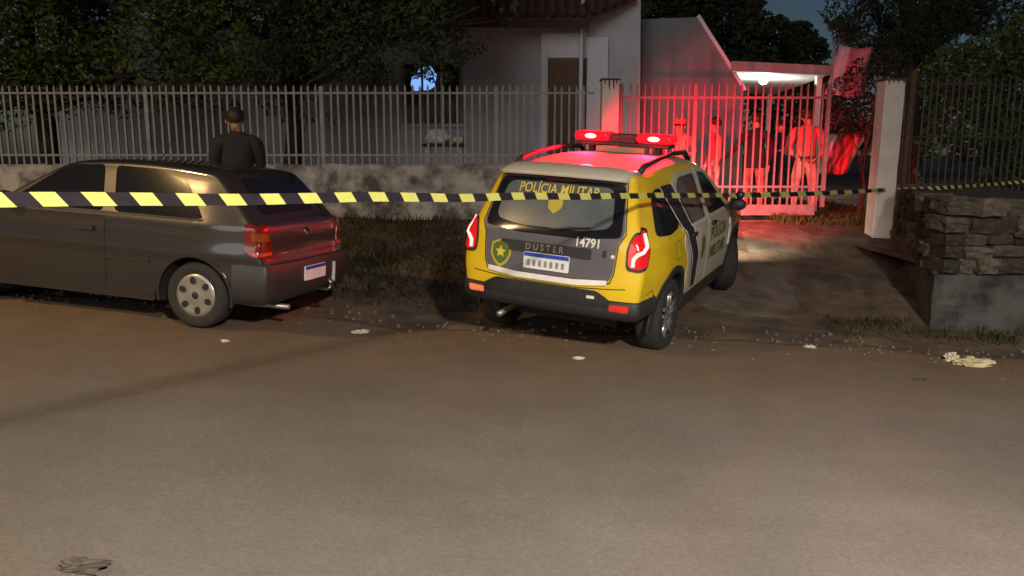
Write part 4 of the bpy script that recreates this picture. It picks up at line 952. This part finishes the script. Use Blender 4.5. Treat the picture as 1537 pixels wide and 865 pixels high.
LM1 = leafmat('leaf_dark', (.095, .12, .032), (.05, .07, .018)); LM2 = leafmat('leaf_mid', (.085, .12, .055), (.045, .07, .03)); LM3 = leafmat('leaf_black', (.042, .05, .03), (.04, .042, .024))
BARK = mat('bark', (.075, .058, .042), (.04, .03, .022), 7, .95, bump=.8)
def tree(name, base, H, trunk_r, centers, n, size, m, label, seed, droop=0.2, cat='tree', group=None, aspect=.45):
    r = empty(name, base); tag(r, label, cat, group); b = Vector(base); rnd = random.Random(seed)
    lc = [((Vector(c) - b), s) for c, s in centers]; t = MB()
    top = Vector((rnd.uniform(-.3, .3), rnd.uniform(-.2, .2), H))
    pts = [Vector((0, 0, -.2)), top * .3 + Vector((.08, .03, 0)), top * .6 + Vector((-.1, 0, 0)), top]
    t.tube(pts, [trunk_r * 1.3, trunk_r, trunk_r * .75, trunk_r * .35], 10); t.build('trunk', BARK, r, True)
    lb = MB()
    for c, s in lc:
        k = rnd.uniform(.35, .8); a = top * k; mid = a.lerp(c, .5) + Vector((rnd.uniform(-.2, .2), rnd.uniform(-.2, .2), rnd.uniform(-.1, .3)))
        lb.tube([a, mid, c], [trunk_r * .4, trunk_r * .26, trunk_r * .1], 6)
        for _ in range(3):
            q = c + Vector((rnd.uniform(-.7, .7) * s[0], rnd.uniform(-.7, .7) * s[1], rnd.uniform(-.6, .6) * s[2])); lb.tube([mid.lerp(c, .6), q], [trunk_r * .14, trunk_r * .04], 5)
    lb.build('limbs', BARK, r, True)['kind'] = 'stuff'
    leaves('crown', lc, n, size, m, r, droop, seed, aspect)
    return r
def cl(lst, Y, jy=.8, seed=0):
    rnd = random.Random(seed); out = []
    for (px, py, rx, rz) in lst:
        y = Y + rnd.uniform(-jy, jy); p = at(px, py, y); out.append(((p.x, p.y, p.z), (rx, rx * .85, rz)))
    return out
c1 = cl([(20, 40, 1.5, 1.0), (110, 70, 1.3, .9), (190, 20, 1.5, 1.0), (-60, 90, 1.4, 1.0), (40, 120, .9, .55), (220, 105, 1.1, .6), (290, 60, 1.3, .9), (150, 135, .7, .4), (330, 125, .8, .5), (85, 150, .6, .35), (250, 145, .6, .3), (10, 165, .6, .4), (190, 155, .4, .3), (100, -60, 1.9, 1.3), (250, -60, 1.8, 1.3), (-40, -60, 1.8, 1.2), (120, -180, 2.2, 1.4), (-110, -10, 1.6, 1.3)], 14.2, .7, 3)
bx = at(68, 230, 15.2); tree('broadleaf_tree', (bx.x, 15.2, gz(bx.x, 15.2)), 4.5, .17, c1, 52000, .115, LM1, 'dark broadleaf tree spreading over the fence above the grey hatchback', 11, .3)
c2 = cl([(390, 60, 1.2, .9), (470, 30, 1.4, 1.0), (560, 70, 1.2, .7), (520, 110, .9, .45), (630, 50, 1.1, .8), (690, 45, .7, .55), (720, 10, .7, .5), (600, -20, 1.4, .9), (440, 110, .8, .6), (450, 160, .35, .45), (425, 150, .45, .45), (660, 95, .5, .35), (400, -60, 1.8, 1.2), (540, -110, 1.9, 1.2), (660, -70, 1.2, .9), (500, -220, 2.1, 1.3), (500, 185, .12, .25)], 14.6, .6, 5)
bx = at(430, 230, 15.6); tree('broadleaf_tree', (bx.x, 15.6, gz(bx.x, 15.6)), 4.6, .15, c2, 48000, .105, LM2, 'grey-green broadleaf tree with drooping twigs in front of the house', 23, .5)
c3 = cl([(1345, 40, 1.25, .8), (1300, 15, .9, .45), (1390, 60, 1.0, .7), (1330, 95, .8, .5), (1400, 10, 1.2, .8), (1280, -25, .7, .4), (1350, -60, 1.5, .9), (1470, 10, 1.0, .7), (1450, -60, 1.4, .8), (1270, 40, .35, .18), (1275, 75, .3, .14)], 17, .5, 7)
bx = at(1365, 230, 17); tree('conifer_tree', (bx.x, 17, gz(bx.x, 17)), 5.6, .16, c3, 34000, .15, LM3, 'dark conifer rising behind the pale pillar and rusty pipe', 31, .9, aspect=.2)
c4 = cl([(1278, 150, .42, .5), (1300, 120, .42, .4), (1268, 185, .28, .26), (1305, 165, .4, .5), (1322, 100, .35, .35)], 14.3, .25, 8)
bx = at(1290, 250, 14.4); tree('shrub', (bx.x, 14.4, gz(bx.x, 14.4)), 1.6, .04, c4, 2600, .09, leafmat('leaf_red_lit', (.075, .045, .04), (.05, .035, .03)), 'shrub with red-lit leaf colour leaning over the red and white tarpaulin', 37, .2, 'shrub')  # beacon's red light put into the leaf colour
c5 = cl([(1440, 110, .62, .5), (1500, 90, .7, .5), (1545, 130, .7, .6), (1425, 170, .42, .42), (1480, 170, .6, .5), (1530, 210, .6, .5), (1450, 225, .4, .35), (1580, 60, .8, .6), (1405, 130, .32, .3), (1500, 250, .5, .3), (1600, 180, .7, .7), (1395, 215, .25, .3), (1400, 260, .3, .22), (1440, 262, .4, .22), (1540, 262, .5, .3)], 13.6, .35, 9)
bx = at(1490, 250, 13.9); tree('shrub', (bx.x, 13.9, fz), 2.2, .06, c5, 17000, .10, leafmat('leaf_olive', (.12, .15, .045), (.06, .08, .025), 2), 'tall olive-green shrub growing through the dark fence over the stone wall', 41, .2, 'shrub')
c6 = cl([(1020, 20, 2.4, 1.6), (1080, 35, 2.6, 1.8), (1060, -20, 2.8, 1.6), (1130, 60, 2.0, 1.5), (1150, 90, 1.6, 1.0), (1100, 85, 2.0, 1.2)], 42, 2, 10)
bx = at(1085, 180, 42); tree('background_tree', (bx.x, 42, gz(bx.x, 42)), 6, .3, c6, 14000, .4, LM3, 'wide black tree silhouette against the dusk sky beyond the sloping wing', 43, .2, group='trees beyond the yard')
c7 = cl([(1200, 55, 1.0, .8), (1212, 80, 1.2, 1.0), (1190, 90, 1.0, .9), (1222, 110, 1.2, .7), (1180, 120, 1.3, .7), (1250, 130, 1.4, .7)], 46, 1, 12)
bx = at(1206, 180, 46); tree('background_tree', (bx.x, 46, gz(bx.x, 46)), 4, .2, c7, 8000, .36, LM3, 'small rounded tree silhouette standing alone beyond the carport', 47, .2, group='trees beyond the yard')
c8 = [((at(px, 175, 30).x, 30 + random.uniform(-.6, .6), at(px, 175, 30).z + random.uniform(-.2, .3)), (1.1, .8, 1.9)) for px in range(930, 1700, 30)]
hd = leaves('hedge', c8, 20000, .3, LM3, None, .2, 51); tag(hd, 'dark hedge mass closing the back of the yard', 'hedge', kind='stuff')
# scrubby verge grass and weeds, yard grass
def blades(name, n, area, hmin, hmax, m, label, seed, dens=None):
    rnd = random.Random(seed); V = []; Fc = []
    for _ in range(n):
        x = rnd.uniform(area[0], area[1]); y = rnd.uniform(area[2], area[3])
        if dens and rnd.random() > dens(x, y): continue
        z = gz(x, y); h = rnd.uniform(hmin, hmax) * (.6 + .8 * max(0, noise.noise(Vector((x, y, 9))) + .3)); a = rnd.uniform(0, 6.28); ln = rnd.uniform(.1, .7) * h; w_ = .006 + .008 * rnd.random()
        i = len(V); c, s = math.cos(a), math.sin(a)
        V += [(x - s * w_, y + c * w_, z - .01), (x + s * w_, y - c * w_, z - .01), (x + c * ln * .4, y + s * ln * .4, z + h * .65), (x + c * ln, y + s * ln, z + h)]
        Fc += [[i, i + 1, i + 2], [i, i + 2, i + 3]]
    o = mesh(name, V, Fc, m); tag(o, label, 'grass', kind='stuff'); return o
GM = leafmat('grass_verge', (.042, .05, .018), (.04, .03, .015), 3)
blades('grass', 24000, (-10, .6, 8.3, 12.8), .03, .13, GM, 'scrubby dark grass on the bank below the low wall', 3, lambda x, y: min(1, max(0, .55 + 1.1 * noise.noise(Vector((x * .9, y * .9, 4))))) * sstep((y - 8.2) / .8))
blades('grass', 9000, (4.2, 6.6, 12.6, 17), .05, .16, leafmat('grass_yard', (.07, .11, .03), (.04, .06, .02), 3), 'green grass in the yard behind the pale pillar', 5)
blades('grass', 3500, (3.4, 9.5, 8.0, 8.9), .03, .14, GM, 'thin weeds along the foot of the stone wall', 6, lambda x, y: .9 * sstep((y - 7.9) / .7) * max(0, .4 + noise.noise(Vector((x * 2, y * 2, 1)))))
# loose stones and crumbs along the road edge
rnd = random.Random(12); gb = MB()
for _ in range(420):
    x = rnd.uniform(-6, 8); y = road_edge(x) + rnd.gauss(0, .28); s = rnd.uniform(.006, .022)
    gb.box((x - s, y - s, gz(x, y)), (x + s * rnd.uniform(.4, 1), y + s * rnd.uniform(.4, 1), gz(x, y) + .012 + s * rnd.uniform(.4, .9)), s * .25)
g_ = gb.build('gravel', mat('gravel', (.17, .13, .10), (.10, .075, .055), 8, .95)); tag(g_, 'loose crumbs of gravel scattered along the road edge', 'gravel', kind='stuff')
# litter
M_LIT = mat('litter_white', (.62, .58, .5), (.45, .4, .32), 14, .8); M_LIY = mat('litter_cream', (.55, .47, .30), (.36, .29, .17), 16, .85)
def litter(px, py, rad, m, name, label, cat, seed, sub=3):
    p = gpt(px, py); b = MB().blob((0, 0, rad[2] * .6), rad, sub, .9, 2.6, seed); b.v = [(a, c, max(.0, e)) for a, c, e in b.v]
    o = b.build(name, m); o.location = (p.x, p.y, gz(p.x, p.y) + .012); o.rotation_euler.z = random.uniform(-.4, .4); tag(o, label, cat); return o
litter(1458, 551, (.17, .08, .045), M_LIY, 'crumpled_paper', 'crumpled cream paper on the road edge below the stone wall', 'litter', 5)
litter(1427, 544, (.05, .05, .05), M_LIT, 'plastic_bag', 'small scrunched white plastic bag beside the cream paper', 'litter', 6)
litter(541, 502, (.07, .035, .018), M_LIT, 'paper_scrap', 'pale paper scrap on the road between the two cars', 'litter', 7)
litter(338, 516, (.035, .025, .012), M_LIT, 'paper_scrap', 'tiny pale paper scrap below the hatchback rear wheel', 'litter', 8)
litter(868, 541, (.045, .025, .012), M_LIT, 'paper_scrap', 'small pale paper scrap behind the police car', 'litter', 9)
litter(1215, 524, (.05, .025, .014), M_LIT, 'paper_scrap', 'small pale scrap on the soil in front of the drive', 'litter', 10)
litter(1380, 573, (.07, .03, .012), M_TAR, 'dead_leaf', 'dark dead leaf on the road near the cream paper', 'leaf', 11)
litter(122, 858, (.09, .045, .02), M_TAR, 'dead_leaf', 'dark curled dead leaf on the open asphalt', 'leaf', 12)

# ------------------------------------------------------------------ people
SKIN = mat('skin', (.42, .24, .15), (.36, .2, .125), 10, .55)
HAIR = mat('hair_dark', (.018, .013, .01), (.03, .02, .015), 30, .6)
SHOE = mat('shoe_dark', (.02, .018, .018), rough=.6)
def person(px, py_feet, Y, height, yaw, shirt, trousers, label, pose=None, sleeve='short', hair=HAIR, cap=None, wide=1.0, zfeet=None, jacket=None, bulk=1.0):
    """one continuous skinned body; local x = right, y = forward, z = up, in units of 1.75 m"""
    p = at(px, py_feet, Y); base = Vector((p.x, Y, gz(p.x, Y) if zfeet is None else zfeet)); k = height / 1.75
    J = {'pelvis': (0, 0, .95), 'waist': (0, .01, 1.08), 'chest': (0, .02, 1.27), 'neckb': (0, .0, 1.46), 'neck': (0, .01, 1.53), 'jaw': (0, .035, 1.60), 'skull': (0, .02, 1.68)}
    for s, n_ in ((1, 'r'), (-1, 'l')):
        J.update({'sh' + n_: (s * .17, 0, 1.42), 'el' + n_: (s * .25, -.02, 1.15), 'wr' + n_: (s * .26, .06, .92), 'pa' + n_: (s * .26, .085, .85),
                  'hip' + n_: (s * .09, 0, .90), 'kn' + n_: (s * .11, .02, .50), 'an' + n_: (s * .12, -.02, .09), 'toe' + n_: (s * .14, .13, .04)})
    for a, b in (pose or {}).items(): J[a] = b
    rad = {'pelvis': .145, 'waist': .135, 'chest': .15, 'neckb': .085, 'neck': .055, 'jaw': .075, 'skull': .098}
    for n_ in 'rl': rad.update({'sh' + n_: .07, 'el' + n_: .047, 'wr' + n_: .03, 'pa' + n_: .036, 'hip' + n_: .098, 'kn' + n_: .066, 'an' + n_: .042, 'toe' + n_: .038})
    E = [('pelvis', 'waist', 'shirt'), ('waist', 'chest', 'shirt'), ('chest', 'neckb', 'shirt'), ('neckb', 'neck', 'skin'), ('neck', 'jaw', 'skin'), ('jaw', 'skull', 'skin')]
    for n_ in 'rl':
        E += [('neckb', 'sh' + n_, 'shirt'), ('sh' + n_, 'el' + n_, 'shirt'), ('el' + n_, 'wr' + n_, 'shirt' if sleeve == 'long' else 'skin'), ('wr' + n_, 'pa' + n_, 'skin'),
              ('pelvis', 'hip' + n_, 'trousers'), ('hip' + n_, 'kn' + n_, 'trousers'), ('kn' + n_, 'an' + n_, 'trousers'), ('an' + n_, 'toe' + n_, 'shoe')]
        w_, pl_ = Vector(J['wr' + n_]), Vector(J['pa' + n_]); d = (pl_ - w_).normalized(); sd_ = d.cross(Vector((0, 1, .2))).normalized(); fw = d.cross(sd_).normalized()
        for q in range(4):
            f1 = pl_ + d * .045 + fw * (-.03 + .02 * q); f2 = f1 + d * (.035 + .008 * (q in (1, 2))) + sd_ * .012
            J['f%d%s' % (q, n_)] = tuple(f1); J['g%d%s' % (q, n_)] = tuple(f2); rad['f%d%s' % (q, n_)] = .0095; rad['g%d%s' % (q, n_)] = .008
            E += [('pa' + n_, 'f%d%s' % (q, n_), 'skin'), ('f%d%s' % (q, n_), 'g%d%s' % (q, n_), 'skin')]
        f1 = w_.lerp(pl_, .6) - fw * .045; J['t' + n_] = tuple(f1); rad['t' + n_] = .011; J['u' + n_] = tuple(f1 + d * .035 - fw * .008); rad['u' + n_] = .009
        E += [('wr' + n_, 't' + n_, 'skin'), ('t' + n_, 'u' + n_, 'skin')]
    hj, hs = Vector(J['jaw']), Vector(J['skull']); up = (hs - hj).normalized()
    J['nose'] = tuple(hj.lerp(hs, .35) + (up.cross(Vector((1, 0, 0))) * -1) * .1 if False else hj.lerp(hs, .3) + Vector((0, .10, 0))); rad['nose'] = .016; E.append(('jaw', 'nose', 'skin'))
    names = list(J); idx = {n_: i for i, n_ in enumerate(names)}
    me = bpy.data.meshes.new('b'); me.from_pydata([tuple(c * k * (wide if i == 0 else 1) for i, c in enumerate(J[n_])) for n_ in names], [(idx[a], idx[b]) for a, b, _ in E], [])
    o = bpy.data.objects.new('b', me); COL.objects.link(o); md = o.modifiers.new('s', 'SKIN'); md.branch_smoothing = .6
    for n_, sv_ in zip(names, me.skin_vertices[0].data):
        r_ = rad[n_] * k * (bulk if n_ in ('pelvis', 'waist', 'chest', 'neckb', 'shr', 'shl', 'elr', 'ell') else 1); ww = wide if n_ in ('pelvis', 'waist', 'chest', 'shr', 'shl', 'hipr', 'hipl') else 1
        sv_.radius = (r_ * ww * (1.12 if n_ in ('chest', 'waist', 'pelvis') else 1), r_ * (.78 if n_ in ('chest', 'waist', 'pelvis') else 1) * ww); sv_.use_root = n_ == 'pelvis'
    md = o.modifiers.new('u', 'SUBSURF'); md.levels = md.render_levels = 2
    dg = bpy.context.evaluated_depsgraph_get(); m2 = bpy.data.meshes.new_from_object(o.evaluated_get(dg)); bpy.data.objects.remove(o)
    mats = [shirt, trousers, SKIN, SHOE, hair]; m2.materials.clear()
    for x in mats: m2.materials.append(x)
    segs = [(Vector(J[a]) * k, Vector(J[b]) * k, {'shirt': 0, 'trousers': 1, 'skin': 2, 'shoe': 3}[t], rad[a] * k) for a, b, t in E]
    wz = J['waist'][2] * k * .42 + J['pelvis'][2] * k * .58
    for pl_ in m2.polygons:
        c = Vector(pl_.center); c.x /= 1.0; best = (9e9, 0)
        for a, b, t, r_ in segs:
            ab = b - a; tt_ = max(0, min(1, (c - a).dot(ab) / ab.length_squared)); dd = (c - a - ab * tt_).length - r_ * .6
            if dd < best[0]: best = (dd, t)
        t = best[1]
        if t == 0 and c.z < wz - .06 and abs(c.x) < .17: t = 1
        pl_.material_index = t; pl_.use_smooth = True
    root = empty('person', base); root.rotation_euler.z = yaw; tag(root, label, 'person')
    bo = bpy.data.objects.new('body', m2); COL.objects.link(bo); bo.parent = root
    hb = MB(); hc = hs * k + Vector((0, -.012, .012)) * k; hb.blob((0, 0, 0), (.100 * k, .112 * k, .105 * k), 3, .05, 3, 2)
    hb.v = [(a + hc.x, b + hc.y, c + hc.z) for a, b, c in hb.v if True]
    ho = hb.build('hair', hair, root, True)
    bm = bmesh.new(); bm.from_mesh(ho.data); bmesh.ops.delete(bm, geom=[v_ for v_ in bm.verts if (v_.co.y - hc.y) > .045 * k and (v_.co.z - hc.z) < .045 * k or (v_.co.z - hc.z) < -.07 * k], context='VERTS'); bm.to_mesh(ho.data); bm.free()
    for s in (1, -1): MB().blob(tuple(hj.lerp(hs, .45) * k + Vector((s * .088 * k, -.01, 0))), (.012 * k, .022 * k, .032 * k), 1, 0).build('ear', SKIN, root, True)
    em = mat('eye_dark', (.02, .015, .012), rough=.3)
    for s in (1, -1): MB().blob(tuple(hj.lerp(hs, .55) * k + Vector((s * .034 * k, .088 * k, 0))), (.013 * k, .008 * k, .008 * k), 1, 0).build('eye', em, root, True)
    if cap:
        b = MB().lathe([(.112 * k, -.01), (.114 * k, .05 * k), (.095 * k, .09 * k), (.0, .105 * k)], 20, 'Z', tuple(hc))
        b.prism([(hc.x + .085 * k * math.cos(R(t_)), hc.y + (.09 + .085 * math.sin(R(t_))) * k, hc.z + .005) for t_ in range(0, 181, 20)], (0, 0, .012)); b.build('cap', cap, root, True)
    if bulk > 1.05 and sleeve == 'short':
        b = MB().lathe([(.166 * k * wide, wz - .035), (.168 * k * wide, wz - .03), (.168 * k * wide, wz + .012), (.166 * k * wide, wz + .016)], 24); b.v = [(a, c * .80 + .004, e) for a, c, e in b.v]; b.build('belt', SHOE, root, True)
    if jacket:            # loose hem below the waist
        b = MB().lathe([(.17 * k * wide, wz - .16 * k), (.175 * k * wide, wz - .05 * k), (.165 * k * wide, wz + .12 * k), (.15 * k * wide, wz + .2 * k)], 20); b.v = [(a, c * .78 + .01, e) for a, c, e in b.v]
        b.build('jacket_hem', jacket, root, True)
    return root
DK = mat('shirt_black', (.016, .015, .018), (.022, .02, .024), 12, .85); RD = mat('shirt_red', (.50, .13, .11), (.42, .1, .09), 12, .8); GR = mat('shirt_red_lit', (.48, .11, .10), (.40, .08, .08), 12, .8)  # GR carries the beacon's red light in its colour
KH = mat('trousers_khaki', (.50, .40, .28), (.42, .33, .23), 10, .85); LT = mat('trousers_pale', (.55, .5, .48), (.46, .42, .40), 10, .85); JN = mat('trousers_navy', (.04, .045, .08), (.03, .035, .06), 12, .85); UN = mat('uniform_tan_red_lit', (.36, .19, .15), (.3, .155, .12), 10, .8); BR = mat('trousers_brick_red_lit', (.40, .16, .13), rough=.85)  # UN and BR are reddened to carry the beacon light
arms_back = {'elr': (.235, -.05, 1.15), 'wrr': (.13, -.15, 1.0), 'par': (.07, -.17, .96), 'ell': (-.235, -.05, 1.15), 'wrl': (-.13, -.15, .98), 'pal': (-.07, -.17, .95)}
arms_fold = {'elr': (.27, .05, 1.17), 'wrr': (.10, .22, 1.18), 'par': (.03, .24, 1.2), 'ell': (-.27, .05, 1.17), 'wrl': (-.10, .20, 1.13), 'pal': (-.02, .23, 1.13)}
person(366, 400, 9.0, 1.76, R(18), DK, JN, 'person in a dark shirt seen from behind beyond the grey hatchback', {'shl': (-.16, 0, 1.40), 'shr': (.16, 0, 1.40), 'ell': (-.195, .03, 1.14), 'wrl': (-.17, .16, .98), 'pal': (-.15, .2, .93), 'elr': (.19, .02, 1.14), 'wrr': (.17, .14, .95), 'par': (.15, .18, .9), 'jaw': (-.02, .05, 1.60)}, 'short', wide=1.3, bulk=1.2)
person(1022, 300, 13.75, 1.68, R(150), UN, UN, 'person in cap and red-lit tan uniform bending behind the gate by the police car bonnet', dict(arms_fold, chest=(.0, .10, 1.25), neckb=(0, .14, 1.42), neck=(0, .17, 1.49), jaw=(0, .21, 1.55), skull=(0, .21, 1.63), shr=(.17, .13, 1.39), shl=(-.17, .13, 1.39), elr=(.3, .2, 1.16), ell=(-.3, .2, 1.16), wrr=(.18, .38, 1.08), par=(.14, .43, 1.06), wrl=(-.16, .38, 1.1), pal=(-.1, .42, 1.1)), 'long', cap=UN)
person(1070, 300, 14.0, 1.66, R(95), RD, LT, 'slim person in red top and pale trousers standing side-on behind the gate', {'elr': (.2, .03, 1.14), 'wrr': (.2, .10, .92), 'par': (.2, .12, .86)}, 'long', wide=.95)
person(1130, 300, 14.1, 1.74, R(8), DK, BR, 'person in black jacket and red-lit brick trousers with one arm out behind the gate', {'ell': (-.32, .03, 1.18), 'wrl': (-.42, .16, 1.02), 'pal': (-.45, .2, .98)}, 'long', wide=1.15, jacket=DK)
person(1163, 300, 15.1, 1.66, R(200), JN, JN, 'person in navy clothes facing the street between two taller people', arms_fold, 'short')
person(1205, 303, 13.85, 1.80, R(-4), GR, KH, 'broad person in red-lit shirt and khaki trousers, hands clasped behind back', arms_back, 'short', wide=1.28, bulk=1.12)
